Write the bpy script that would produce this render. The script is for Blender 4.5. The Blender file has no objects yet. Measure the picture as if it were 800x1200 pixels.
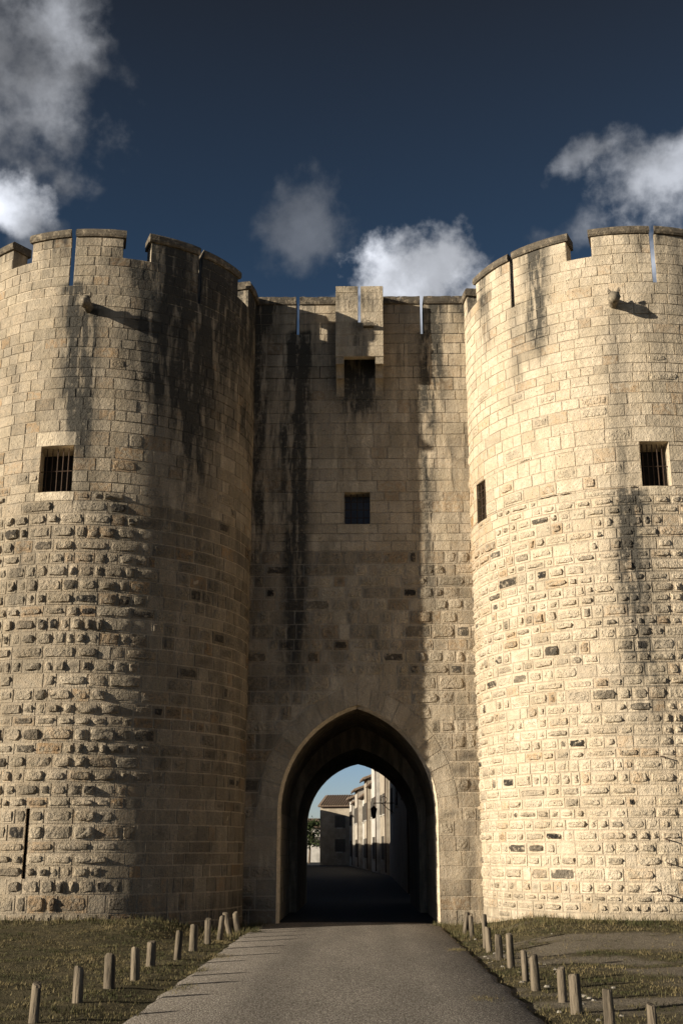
import bpy, math, random
import numpy as np
from mathutils import Vector, noise
R_ = math.radians
scene = bpy.context.scene
COL = scene.collection

# ------------------------------------------------------------------ camera, sky, sun, exposure
F_PX, PITCH, YAW, CAM_H = 1350.0, 16.348, 0.855, 1.7
cam_d = bpy.data.cameras.new('camera')
cam_d.sensor_fit = 'VERTICAL'; cam_d.sensor_height = 36.0; cam_d.lens = F_PX / 1200.0 * 36.0
cam_d.clip_start = 0.1; cam_d.clip_end = 6000.0
cam = bpy.data.objects.new('camera', cam_d); COL.objects.link(cam)
cam.location = (0, 0, CAM_H); cam.rotation_euler = (R_(90 + PITCH), 0, R_(YAW))
scene.camera = cam
scene.render.resolution_x = 682; scene.render.resolution_y = 1024

SUN_EL = 13.0
SUN_TRAVEL = 27.6            # horizontal travel direction, degrees from +X towards +Y
sd = bpy.data.lights.new('sun', 'SUN'); sd.energy = 5.0; sd.angle = R_(0.5); sd.color = (1.0, 0.91, 0.76)
sun = bpy.data.objects.new('sun', sd); COL.objects.link(sun)
tv = Vector((math.cos(R_(SUN_TRAVEL)) * math.cos(R_(SUN_EL)), math.sin(R_(SUN_TRAVEL)) * math.cos(R_(SUN_EL)), -math.sin(R_(SUN_EL))))
sun.rotation_euler = tv.to_track_quat('-Z', 'Y').to_euler()
sun.location = (-30, -20, 30)

scene.view_settings.view_transform = 'Standard'; scene.view_settings.look = 'None'
scene.view_settings.gamma = 1.0; scene.view_settings.use_curve_mapping = False
scene.view_settings.exposure = 0.74


class NT:
    """small helper round a node tree"""
    def __init__(s, tree): s.t = tree; s.n = tree.nodes; s.l = tree.links
    def new(s, kind, **kw):
        n = s.n.new(kind)
        for k, v in kw.items(): setattr(n, k, v)
        return n
    def put(s, sock, v):
        if isinstance(v, bpy.types.NodeSocket): s.l.new(v, sock)
        elif v is not None: sock.default_value = v
    def m(s, op, a, b=None, c=None, clamp=False):
        n = s.new('ShaderNodeMath', operation=op, use_clamp=clamp)
        for i, v in enumerate((a, b, c)): s.put(n.inputs[i], v)
        return n.outputs[0]
    def v(s, op, a, b=None, out=0):
        n = s.new('ShaderNodeVectorMath', operation=op)
        s.put(n.inputs[0], a)
        if b is not None: s.put(n.inputs[1], b)
        return n.outputs[out]
    def mix(s, f, a, b, blend='MIX'):
        n = s.new('ShaderNodeMix', data_type='RGBA', blend_type=blend)
        s.put(n.inputs[0], f)
        for i, v in ((6, a), (7, b)):
            if isinstance(v, tuple) and len(v) == 3: v = v + (1,)
            s.put(n.inputs[i], v)
        return n.outputs[2]
    def noise(s, vec, scale, detail=4, rough=0.55, out=0, dist=0.0):
        n = s.new('ShaderNodeTexNoise')
        s.put(n.inputs['Vector'], vec); n.inputs['Scale'].default_value = scale
        n.inputs['Detail'].default_value = detail; n.inputs['Roughness'].default_value = rough
        n.inputs['Distortion'].default_value = dist
        return n.outputs[out]
    def ramp(s, f, lo, hi, a=0.0, b=1.0, smooth=True):
        n = s.new('ShaderNodeMapRange', interpolation_type='SMOOTHSTEP' if smooth else 'LINEAR')
        s.put(n.inputs[0], f)
        for i, v in enumerate((lo, hi, a, b)): s.put(n.inputs[i + 1], v)
        return n.outputs[0]


scene.cycles.max_bounces = 5; scene.cycles.diffuse_bounces = 4
# ---- world: Nishita sky with scattered clouds
world = bpy.data.worlds.new('World'); scene.world = world; world.use_nodes = True
world.node_tree.nodes.clear()
w = NT(world.node_tree)
sky = w.new('ShaderNodeTexSky', sky_type='NISHITA')
sky.sun_disc = False; sky.sun_elevation = R_(SUN_EL); sky.sun_rotation = R_(270 - SUN_TRAVEL)
sky.altitude = 0; sky.air_density = 1.0; sky.dust_density = 0.3; sky.ozone_density = 2.5
SKY_STRENGTH = 0.05
gam = w.new('ShaderNodeGamma'); w.put(gam.inputs[0], sky.outputs[0]); gam.inputs[1].default_value = 1.0
tc = w.new('ShaderNodeTexCoord')
sep = w.new('ShaderNodeSeparateXYZ'); w.put(sep.inputs[0], tc.outputs['Generated'])
az = w.m('ARCTAN2', sep.outputs[0], sep.outputs[1]); el = w.m('ARCSINE', sep.outputs[2])
# polariser-like tint and painted vignette: the blue deepens quickly above the horizon
cr = w.new('ShaderNodeValToRGB'); w.put(cr.inputs[0], w.m('DIVIDE', el, math.pi / 2))
for k_, (p_, c_) in enumerate(((0.0, (1.15, 1.25, 1.75)), (0.06, (0.85, 0.95, 1.35)), (0.20, (0.46, 0.52, 0.62)), (0.32, (0.38, 0.41, 0.44)), (0.45, (0.36, 0.26, 0.22)))):
    e_ = cr.color_ramp.elements[k_] if k_ < 2 else cr.color_ramp.elements.new(p_)
    e_.position = p_; e_.color = c_ + (1,)
sky_col = w.mix(1.0, gam.outputs[0], cr.outputs[0], 'MULTIPLY')
dirn = tc.outputs['Generated']
warp = w.v('SCALE', w.v('SUBTRACT', w.noise(dirn, 7, 3, 0.6, 1), (0.5, 0.5, 0.5)), None)
warp.node.inputs['Scale'].default_value = 0.10
wsep = w.new('ShaderNodeSeparateXYZ'); w.put(wsep.inputs[0], warp)
azw = w.m('ADD', az, wsep.outputs[0]); elw = w.m('ADD', el, wsep.outputs[1])
comb = w.new('ShaderNodeCombineXYZ'); w.put(comb.inputs[0], azw); w.put(comb.inputs[1], elw)
fb = w.noise(dirn, 20, 7, 0.56)
fb2 = w.noise(dirn, 9, 6, 0.6)
# azimuth, elevation, half width, half height (radians), opacity, brightness
# azimuth, elevation, half width, half height (radians), opacity, brightness, raggedness, softness of edge
BLOBS = [(-0.352, 0.622, 0.118, 0.098, 0.95, 0.20, 2.4, 0.9),
         (-0.310, 0.690, 0.075, 0.055, 0.90, 0.27, 2.4, 1.0),
         (-0.338, 0.520, 0.044, 0.027, 0.96, 0.55, 2.4, 0.6),
         (-0.048, 0.526, 0.066, 0.056, 0.42, 0.15, 2.6, 0.8),
         (0.064, 0.488, 0.082, 0.048, 0.98, 0.58, 2.3, 0.55),
         (0.285, 0.533, 0.085, 0.054, 0.78, 0.34, 3.6, 1.1),
         (0.202, 0.568, 0.032, 0.020, 0.60, 0.28, 3.6, 0.9),
         (0.215, 0.515, 0.050, 0.025, 0.50, 0.24, 3.4, 1.1),
         (0.285, 0.475, 0.070, 0.035, 0.80, 0.34, 2.6, 0.9),
         (0.120, 0.476, 0.055, 0.026, 0.85, 0.42, 2.2, 0.6),
         (0.020, 0.445, 0.100, 0.030, 0.75, 0.30, 2.0, 0.8),
         (-0.300, 0.490, 0.040, 0.025, 0.45, 0.20, 2.4, 0.9)]
cl_col = sky_col; total = None
for (a, e, ra, re, op, br, ns, soft) in BLOBS:
    d = w.v('LENGTH', w.v('DIVIDE', w.v('SUBTRACT', comb.outputs[0], (a, e, 0)), (ra, re, 1)), None, 1)
    field = w.m('ADD', w.m('SUBTRACT', 1.0, d), w.m('MULTIPLY', w.m('SUBTRACT', fb, 0.5), ns))
    den = w.m('MULTIPLY', w.ramp(field, 0.0, soft), op)
    lit = w.m('MULTIPLY_ADD', w.ramp(fb2, 0.36, 0.66), 0.75, 0.6)
    lit = w.m('MULTIPLY', lit, w.ramp(field, 0.1, 1.6, 0.75, 1.1))
    c = w.mix(0.0, (br * 0.93, br * 0.97, br * 1.06), (1, 1, 1))
    cc = w.v('SCALE', c, None); w.put(cc.node.inputs['Scale'], w.m('DIVIDE', lit, SKY_STRENGTH))
    cl_col = w.mix(den, cl_col, cc)
# the same kind of scattered cumulus over the rest of the sky
low = w.noise(dirn, 2.6, 3, 0.5)
inview = w.m('MULTIPLY', w.ramp(w.m('ABSOLUTE', w.m('ADD', az, 0.015)), 0.40, 0.55, 1.0, 0.0), w.ramp(el, 0.72, 0.85, 1.0, 0.0))
field = w.m('ADD', w.m('MULTIPLY', w.m('SUBTRACT', low, 0.56), 6.0), w.m('MULTIPLY', w.m('SUBTRACT', fb, 0.5), 3.0))
den = w.m('MULTIPLY', w.m('MULTIPLY', w.ramp(field, 0.0, 0.8), w.m('SUBTRACT', 1.0, inview)), w.m('MULTIPLY', w.ramp(el, 0.05, 0.2), 0.9))
cc = w.v('SCALE', (0.25, 0.25, 0.27), None)
w.put(cc.node.inputs['Scale'], w.m('DIVIDE', w.m('MULTIPLY_ADD', w.ramp(fb2, 0.35, 0.68), 0.7, 0.6), SKY_STRENGTH))
cl_col = w.mix(den, cl_col, cc)
bg = w.new('ShaderNodeBackground'); w.put(bg.inputs[0], cl_col); bg.inputs[1].default_value = SKY_STRENGTH
wo = w.new('ShaderNodeOutputWorld'); w.put(wo.inputs[0], bg.outputs[0])

# ------------------------------------------------------------------ materials
MATS = {}


def material(name):
    m = bpy.data.materials.new(name); m.use_nodes = True; m.node_tree.nodes.clear()
    n = NT(m.node_tree)
    p = n.new('ShaderNodeBsdfPrincipled'); o = n.new('ShaderNodeOutputMaterial')
    n.put(o.inputs[0], p.outputs[0]); MATS[name] = m
    return m, n, p


def bump(n, p, h, dist, strength=1.0, prev=None):
    b = n.new('ShaderNodeBump'); b.inputs['Distance'].default_value = dist; b.inputs['Strength'].default_value = strength
    n.put(b.inputs['Height'], h)
    if prev: n.put(b.inputs['Normal'], prev)
    n.put(p.inputs['Normal'], b.outputs[0]); return b.outputs[0]


def stone_material(name, ca, cb, pit=1.0, craggy=False):
    """limestone: the 'tint' attribute holds r brightness, g orange patina, b run-off stain and painted shade, a black lichen"""
    m, n, p = material(name)
    at = n.new('ShaderNodeAttribute', attribute_name='tint')
    s = n.new('ShaderNodeSeparateColor'); n.put(s.inputs[0], at.outputs['Color'])
    pos = n.new('ShaderNodeNewGeometry').outputs['Position']
    n1 = n.noise(pos, 1.7, 2); n2 = n.noise(pos, 9, 4, 0.62); n3 = n.noise(pos, 34, 3, 0.65)
    vor = n.new('ShaderNodeTexVoronoi', feature='F1'); n.put(vor.inputs['Vector'], n.v('ADD', pos, n.v('SCALE', n.noise(pos, 14, 3, 0.5, 1), None)))
    vor.inputs['Scale'].default_value = 13
    vor.inputs['Vector'].links[0].from_node.inputs[1].links[0].from_node.inputs['Scale'].default_value = 0.15
    pits = n.m('MULTIPLY', n.ramp(vor.outputs['Distance'], 0.10, 0.30, 1.0, 0.0), n.ramp(n2, 0.47, 0.62))
    base = n.mix(n.ramp(n1, 0.3, 0.7), ca, cb)
    br = n.m('MULTIPLY', s.outputs[0], n.m('MULTIPLY', n.ramp(n2, 0.25, 0.75, 0.80, 1.14), n.ramp(n3, 0.25, 0.75, 0.88, 1.10)))
    sc = n.v('SCALE', base, None); n.put(sc.node.inputs['Scale'], br)
    col = n.mix(n.m('MULTIPLY', s.outputs[1], n.ramp(n2, 0.35, 0.6)), sc, (0.34, 0.19, 0.075))
    vs = n.v('MULTIPLY', pos, (1, 1, 0.16))
    st = n.noise(vs, 5.5, 3, 0.6)
    stain = n.m('MULTIPLY', n.m('MULTIPLY', s.outputs[2], n.ramp(st, 0.30, 0.56, 0.25, 1.0)), n.ramp(n2, 0.25, 0.55, 0.55, 1.0), clamp=True)
    col = n.mix(n.m('MULTIPLY', stain, 0.93), col, (0.038, 0.037, 0.033))
    lich = n.m('MULTIPLY', at.outputs['Alpha'], n.ramp(n.noise(pos, 8, 3, 0.6), 0.32, 0.50), clamp=True)
    col = n.mix(lich, col, (0.030, 0.027, 0.024))
    col = n.mix(n.m('MULTIPLY', pits, 0.45 * pit), col, (0.10, 0.075, 0.045))
    n.put(p.inputs['Base Color'], col); p.inputs['Roughness'].default_value = 0.92
    p.inputs['Specular IOR Level'].default_value = 0.15
    h = n.m('ADD', n.m('MULTIPLY', n2, 0.9), n.m('MULTIPLY', n3, 0.55))
    h = n.m('SUBTRACT', h, n.m('MULTIPLY', pits, 0.5 * pit))
    prev = None
    if craggy:
        n4 = n.noise(pos, 15, 3, 0.55)
        prev = bump(n, p, n4, 0.08, 1.0)
        n.put(prev.node.inputs['Strength'], n.new('ShaderNodeAttribute', attribute_name='boss').outputs['Fac'])
    bump(n, p, h, 0.042, 1.0, prev)
    return m


M_STONE = stone_material('limestone', (0.53, 0.437, 0.308), (0.61, 0.508, 0.372))
M_RUSTIC = stone_material('rock_faced_limestone', (0.53, 0.437, 0.308), (0.61, 0.508, 0.372), 1.0, True)
M_MORTAR = stone_material('lime_mortar', (0.44, 0.36, 0.255), (0.50, 0.415, 0.305), 0.4)
M_COPING = stone_material('weathered_coping', (0.30, 0.245, 0.17), (0.38, 0.31, 0.22))


def simple(name, ca, cb, scale, rough=0.85, bd=0.0, bs=None, stretch=None, metal=0.0):
    m, n, p = material(name)
    pos = n.new('ShaderNodeNewGeometry').outputs['Position']
    v = n.v('MULTIPLY', pos, stretch) if stretch else pos
    f = n.noise(v, scale, 6, 0.62)
    n.put(p.inputs['Base Color'], n.mix(n.ramp(f, 0.3, 0.7), ca, cb)); p.inputs['Roughness'].default_value = rough
    p.inputs['Metallic'].default_value = metal; p.inputs['Specular IOR Level'].default_value = 0.2
    if bd: bump(n, p, n.noise(v, bs or scale * 3, 5, 0.6), bd)
    return m


M_DARK = simple('dark_interior', (0.012, 0.011, 0.010), (0.02, 0.018, 0.016), 5)
M_IRON = simple('rusty_iron', (0.045, 0.034, 0.028), (0.09, 0.055, 0.035), 30, 0.7, 0.002, 90, metal=0.4)
M_WOOD = simple('weathered_wood', (0.050, 0.040, 0.028), (0.20, 0.160, 0.112), 11, 0.9, 0.03, 30, (1, 1, 0.12))
M_PLASTER = simple('cream_plaster', (0.28, 0.24, 0.19), (0.46, 0.41, 0.34), 1.5, 0.9, 0.01, 12)
M_PLASTER2 = simple('ochre_plaster', (0.24, 0.20, 0.15), (0.38, 0.325, 0.25), 1.2, 0.9, 0.01, 12)
M_PLASTER3 = simple('white_plaster', (0.34, 0.315, 0.275), (0.52, 0.485, 0.43), 1.2, 0.9, 0.01, 12)
M_TILE = simple('clay_tile', (0.16, 0.115, 0.08), (0.27, 0.20, 0.145), 6, 0.9, 0.01, 20)
M_SHUT = simple('grey_shutter', (0.07, 0.06, 0.05), (0.10, 0.09, 0.075), 8, 0.7)
M_LEAF = simple('dark_foliage', (0.035, 0.05, 0.018), (0.07, 0.09, 0.03), 3, 0.8)
M_BARK = simple('bark', (0.10, 0.075, 0.05), (0.16, 0.12, 0.085), 12, 0.9)


def road_material():
    m, n, p = material('exposed_aggregate')
    pos = n.new('ShaderNodeNewGeometry').outputs['Position']
    v = n.new('ShaderNodeTexVoronoi', feature='F1'); n.put(v.inputs['Vector'], pos); v.inputs['Scale'].default_value = 62
    hs = n.new('ShaderNodeSeparateColor'); n.put(hs.inputs[0], v.outputs['Color'])
    peb = n.mix(hs.outputs[0], (0.17, 0.145, 0.115), (0.52, 0.46, 0.38))
    peb = n.mix(n.ramp(hs.outputs[1], 0.86, 0.92), peb, (0.66, 0.60, 0.52))
    col = n.mix(n.ramp(v.outputs['Distance'], 0.35, 0.65), peb, (0.12, 0.10, 0.08))
    # slightly darker worn wheel tracks, and broad patches of wear
    sx = n.new('ShaderNodeSeparateXYZ'); n.put(sx.inputs[0], pos)
    big = n.ramp(n.noise(n.v('MULTIPLY', pos, (1, 0.25, 1)), 1.3, 5), 0.3, 0.7, 0.86, 1.08)
    tr = n.m('ABSOLUTE', n.m('SUBTRACT', n.m('ABSOLUTE', n.m('ADD', sx.outputs[0], 0.25)), 0.85))
    trk = n.ramp(tr, 0.05, 0.45, 0.84, 1.0)
    sc = n.v('SCALE', col, None); n.put(sc.node.inputs['Scale'], n.m('MULTIPLY', big, trk))
    n.put(p.inputs['Base Color'], sc); p.inputs['Roughness'].default_value = 0.9; p.inputs['Specular IOR Level'].default_value = 0.2
    bump(n, p, n.ramp(v.outputs['Distance'], 0.0, 0.6, 1.0, 0.0), 0.012, 0.8)
    return m


M_ROAD = road_material()
M_STREET = simple('shade_dark_paving', (0.022, 0.021, 0.020), (0.042, 0.04, 0.037), 6, 0.85, 0.02, 10)  # near-black colour carries the shade of the passage and street


def ground_material():
    m, n, p = material('dry_turf_and_sand')
    at = n.new('ShaderNodeAttribute', attribute_name='tint')
    s = n.new('ShaderNodeSeparateColor'); n.put(s.inputs[0], at.outputs['Color'])
    pos = n.new('ShaderNodeNewGeometry').outputs['Position']
    n2 = n.noise(pos, 3.0, 7, 0.65); n3 = n.noise(pos, 40, 4, 0.6)
    sand = n.mix(n.ramp(n3, 0.3, 0.7), (0.13, 0.108, 0.078), (0.30, 0.255, 0.19))
    turf = n.mix(n.ramp(n2, 0.3, 0.7), (0.062, 0.055, 0.030), (0.135, 0.110, 0.062))
    g = n.m('ADD', s.outputs[0], n.m('MULTIPLY', n.m('SUBTRACT', n2, 0.5), 0.9))
    n.put(p.inputs['Base Color'], n.mix(n.ramp(n.m('ADD', g, n.m('MULTIPLY', n.m('SUBTRACT', n3, 0.5), 0.5)), 0.2, 0.85), sand, turf))
    p.inputs['Roughness'].default_value = 0.95; p.inputs['Specular IOR Level'].default_value = 0.1
    bump(n, p, n.m('ADD', n2, n.m('MULTIPLY', n3, 0.4)), 0.16, 1.0)
    return m


M_GROUND = ground_material()


def grass_material():
    m, n, p = material('grass_blade')
    at = n.new('ShaderNodeAttribute', attribute_name='tint')
    s = n.new('ShaderNodeSeparateColor'); n.put(s.inputs[0], at.outputs['Color'])
    n.put(p.inputs['Base Color'], n.mix(s.outputs[0], (0.045, 0.047, 0.017), (0.19, 0.145, 0.07)))
    p.inputs['Roughness'].default_value = 0.7; p.inputs['Specular IOR Level'].default_value = 0.15
    return m


M_GRASS = grass_material()

# ------------------------------------------------------------------ mesh helpers
ORIGIN = {}


def build(name, verts, faces, mat, parent=None, tint=None, smooth=False, origin=None, kind=None):
    """ONE mesh object from world-space vertices; its origin sits at its own centre (or at origin)"""
    v = np.asarray(verts, dtype=np.float64)
    o = np.array(origin if origin is not None else (v.min(0) + v.max(0)) / 2)
    me = bpy.data.meshes.new(name)
    me.from_pydata((v - o).tolist(), [], faces)
    if tint is not None:
        a = me.attributes.new('tint', 'FLOAT_COLOR', 'POINT')
        t = np.asarray(tint, dtype=np.float32)
        if t.ndim == 1: t = np.tile(t, (len(v), 1))
        if t.shape[1] == 5:
            me.attributes.new('boss', 'FLOAT', 'POINT').data.foreach_set('value', np.ascontiguousarray(t[:, 4])); t = np.ascontiguousarray(t[:, :4])
            a = me.attributes['tint']
        a.data.foreach_set('color', t.ravel())
    if smooth is not False: me.polygons.foreach_set('use_smooth', [True] * len(me.polygons) if smooth is True else smooth)
    me.materials.append(mat)
    ob = bpy.data.objects.new(name, me); COL.objects.link(ob)
    if parent is not None:
        ob.parent = parent; ob.location = tuple(o - np.array(ORIGIN[parent.name]))
    else: ob.location = tuple(o)
    ORIGIN[ob.name] = tuple(o)
    if kind: ob['kind'] = kind
    return ob


def thing(name, loc, label, cat, group=None):
    e = bpy.data.objects.new(name, None); COL.objects.link(e); e.location = loc
    e.empty_display_size = 0.3; ORIGIN[e.name] = tuple(loc)
    tag(e, label, cat, group); return e


def tag(o, label, cat, group=None):
    o['label'] = label; o['category'] = cat
    if group: o['group'] = group


def box_vf(x0, x1, y0, y1, z0, z1):
    v = [(x0, y0, z0), (x1, y0, z0), (x1, y1, z0), (x0, y1, z0), (x0, y0, z1), (x1, y0, z1), (x1, y1, z1), (x0, y1, z1)]
    f = [(0, 3, 2, 1), (4, 5, 6, 7), (0, 1, 5, 4), (1, 2, 6, 5), (2, 3, 7, 6), (3, 0, 4, 7)]
    return v, f


class MB:
    def __init__(s): s.v = []; s.f = []; s.t = []; s.sm = []
    def add(s, v, f, t=None):
        k = len(s.v); s.v += [tuple(q) for q in v]; s.f += [tuple(i + k for i in q) for q in f]
        if t is not None: s.t += [tuple(q) for q in t]
    def box(s, *a): s.add(*box_vf(*a))
    def tube(s, pts, rad, n=8, cap=True):
        rings = []
        for i, p in enumerate(pts):
            p = Vector(p); d = (Vector(pts[min(i + 1, len(pts) - 1)]) - Vector(pts[max(i - 1, 0)])).normalized()
            a = d.orthogonal().normalized() if abs(d.z) > 0.99 else d.cross(Vector((0, 0, 1))).normalized()
            b = d.cross(a); r = rad[i] if isinstance(rad, (list, tuple)) else rad
            rings.append([p + a * (r * math.cos(2 * math.pi * k / n)) + b * (r * math.sin(2 * math.pi * k / n)) for k in range(n)])
        v = [q for rg in rings for q in rg]; f = []
        for i in range(len(pts) - 1):
            for k in range(n):
                f.append((i * n + k, i * n + (k + 1) % n, (i + 1) * n + (k + 1) % n, (i + 1) * n + k))
        if cap: f += [tuple(range(n - 1, -1, -1)), tuple((len(pts) - 1) * n + k for k in range(n))]
        s.add(v, f)
    def build(s, name, mat, parent=None, **kw):
        if s.t and 'tint' not in kw: kw['tint'] = s.t
        return build(name, s.v, s.f, mat, parent, **kw)


def fbm(x, y, z=0.0, oct=4):
    return noise.fractal(Vector((x, y, z)), 1.0, 2.0, oct)       # about -1..1


def smooth01(x, a, b):
    t = min(1.0, max(0.0, (x - a) / (b - a))); return t * t * (3 - 2 * t)


# ------------------------------------------------------------------ the place: sizes
YW = 29.0                                             # face of the gate wall
TOW = {'L': (-6.55, 28.95, 3.76), 'R': (6.82, 29.11, 3.88)}
Z_WALK, Z_SILL, Z_COP, Z_TOP = 14.55, 15.64, 16.17, 16.38
WIN = {'L': [(-12.6, -0.6, 9.62, 10.74)], 'R': [(-4.7, 5.4, 9.70, 10.78), (-77.0, -68.8, 9.66, 10.68)]}
SLITS = {'L': (-56.0, -6.0, 43.6, 97.0), 'R': (-106.0, -48.2, 5.5, 58.0)}
MERLON = {'L': [(-79, -33.4), (-23.2, 12.6), (23.0, 65.5), (75.5, 119), (130, 172), (183, 225), (236, 271)],
          'R': [(-131, -81), (-70.5, -25.3), (-16.2, 27), (37, 80), (91, 134), (145, 188), (199, 219)]}
Z_SLIT = 14.86
ARX, ARH, ARS, ARC, ARR = -0.04, 1.95, 2.60, 0.73, 2.68   # arch: axis, half width, springing, centre offset, radius


def arch_half(z, grow=0.0):
    """half width of the pointed arch at height z, grown outwards by grow; None above the apex"""
    if z <= ARS: return ARH + grow
    q = (ARR + grow) ** 2 - (z - ARS) ** 2
    if q <= 0: return None
    r = math.sqrt(q) - ARC
    return r if r > 0 else None


def project(p):
    """picture position in an 800x1200 frame and distance, used only to rank stones by size"""
    th, ya = R_(PITCH), R_(YAW)
    x, y, z = p[0], p[1], p[2] - CAM_H
    xr = x * math.cos(ya) + y * math.sin(ya); yf = -x * math.sin(ya) + y * math.cos(ya)
    fw = yf * math.cos(th) + z * math.sin(th); up = z * math.cos(th) - yf * math.sin(th)
    return 400 + F_PX * xr / fw, 600 - F_PX * up / fw, fw


# ------------------------------------------------------------------ stain maps (dirt with a shape of its own, some painted shade mixed in)
def streak(u, z, uc, w, z0, z1, a=1.0, drift=0.0):
    if z > z1 + 0.05 or z < z0: return 0.0
    uc = uc + drift * (z1 - z)
    k = math.exp(-((u - uc) / w) ** 2)
    return a * k * smooth01(z, z0, z0 + 0.45 * (z1 - z0)) 


def stain_shade_tower(t, azd, z):
    n = fbm(azd * 0.09, z * 0.7, 3.1 if t == 'L' else 8.4)
    n_ = fbm(azd * 0.16, z * 0.25, 13.1 if t == 'L' else 2.4)
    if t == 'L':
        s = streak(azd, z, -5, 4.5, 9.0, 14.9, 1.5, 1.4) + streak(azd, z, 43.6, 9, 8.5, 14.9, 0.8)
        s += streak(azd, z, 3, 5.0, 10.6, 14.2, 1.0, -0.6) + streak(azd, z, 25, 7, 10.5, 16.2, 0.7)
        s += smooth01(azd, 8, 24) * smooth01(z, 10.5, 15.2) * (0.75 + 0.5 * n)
        s += smooth01(azd, 12, 30) * 0.32  # overall darkening painted onto the tower's shaded side
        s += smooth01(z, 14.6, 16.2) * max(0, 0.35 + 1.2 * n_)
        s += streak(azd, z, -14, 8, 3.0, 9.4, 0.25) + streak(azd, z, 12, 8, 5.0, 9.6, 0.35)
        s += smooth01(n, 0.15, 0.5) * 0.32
    else:
        s = streak(azd, z, -9.5, 4.2, 4.2, 14.2, 0.62, -0.35) + streak(azd, z, 4.5, 5, 8.8, 14.9, 0.35)
        s += streak(azd, z, -48.2, 4, 11.5, 14.9, 0.55) + streak(azd, z, -38, 5, 12.6, 16.3, 1.3) + streak(azd, z, 20, 8, 13.0, 16.3, 0.6)
        s += streak(azd, z, -64, 5, 13.6, 15.7, 0.7) + streak(azd, z, -7, 7, 2.8, 9.6, 0.85)
        s += smooth01(z, 14.9, 16.3) * max(0, 0.30 + 1.4 * n_)
        s += smooth01(n, 0.30, 0.6) * 0.14
        s += smooth01(azd, 0, 16) * 0.12
    s += smooth01(z, 0.95, 0.25) * 0.35
    return max(0.0, min(1.5, s))


def stain_shade_wall(x, z):
    n = fbm(x * 0.9, z * 0.6, 5.5)
    n_ = fbm(x * 2.2, z * 0.3, 1.5)
    s = streak(x, z, -1.62, 0.30, 3.6, 15.3, 1.5) + streak(x, z, 1.84, 0.20, 5.0, 15.3, 0.8)
    s += streak(x, z, 2.15, 0.22, 12.2, 16.3, 0.8) + streak(x, z, 0.06, 0.42, 12.4, 14.6, 1.1)  # second streak also paints in the dark below the box opening
    s += streak(x, z, -2.75, 0.4, 5.0, 16.2, 0.5) + streak(x, z, -0.6, 0.3, 12.5, 16.2, 0.35)
    s += smooth01(z, 15.0, 16.3) * max(0, 0.25 + 1.1 * n_)
    s += smooth01(n, 0.1, 0.5) * 0.3 + 0.22 + 0.18 * smooth01(z, 9.5, 13)  # even base and upper term also deepen the wall's shade
    s += smooth01(x, -1.9, -2.8) * 0.2
    s += smooth01(x, 1.9, 2.7) * smooth01(n_, 0.05, 0.45) * 0.2
    s += smooth01(z, 0.9, 0.1) * 0.4
    return max(0.0, min(1.5, s))


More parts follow.
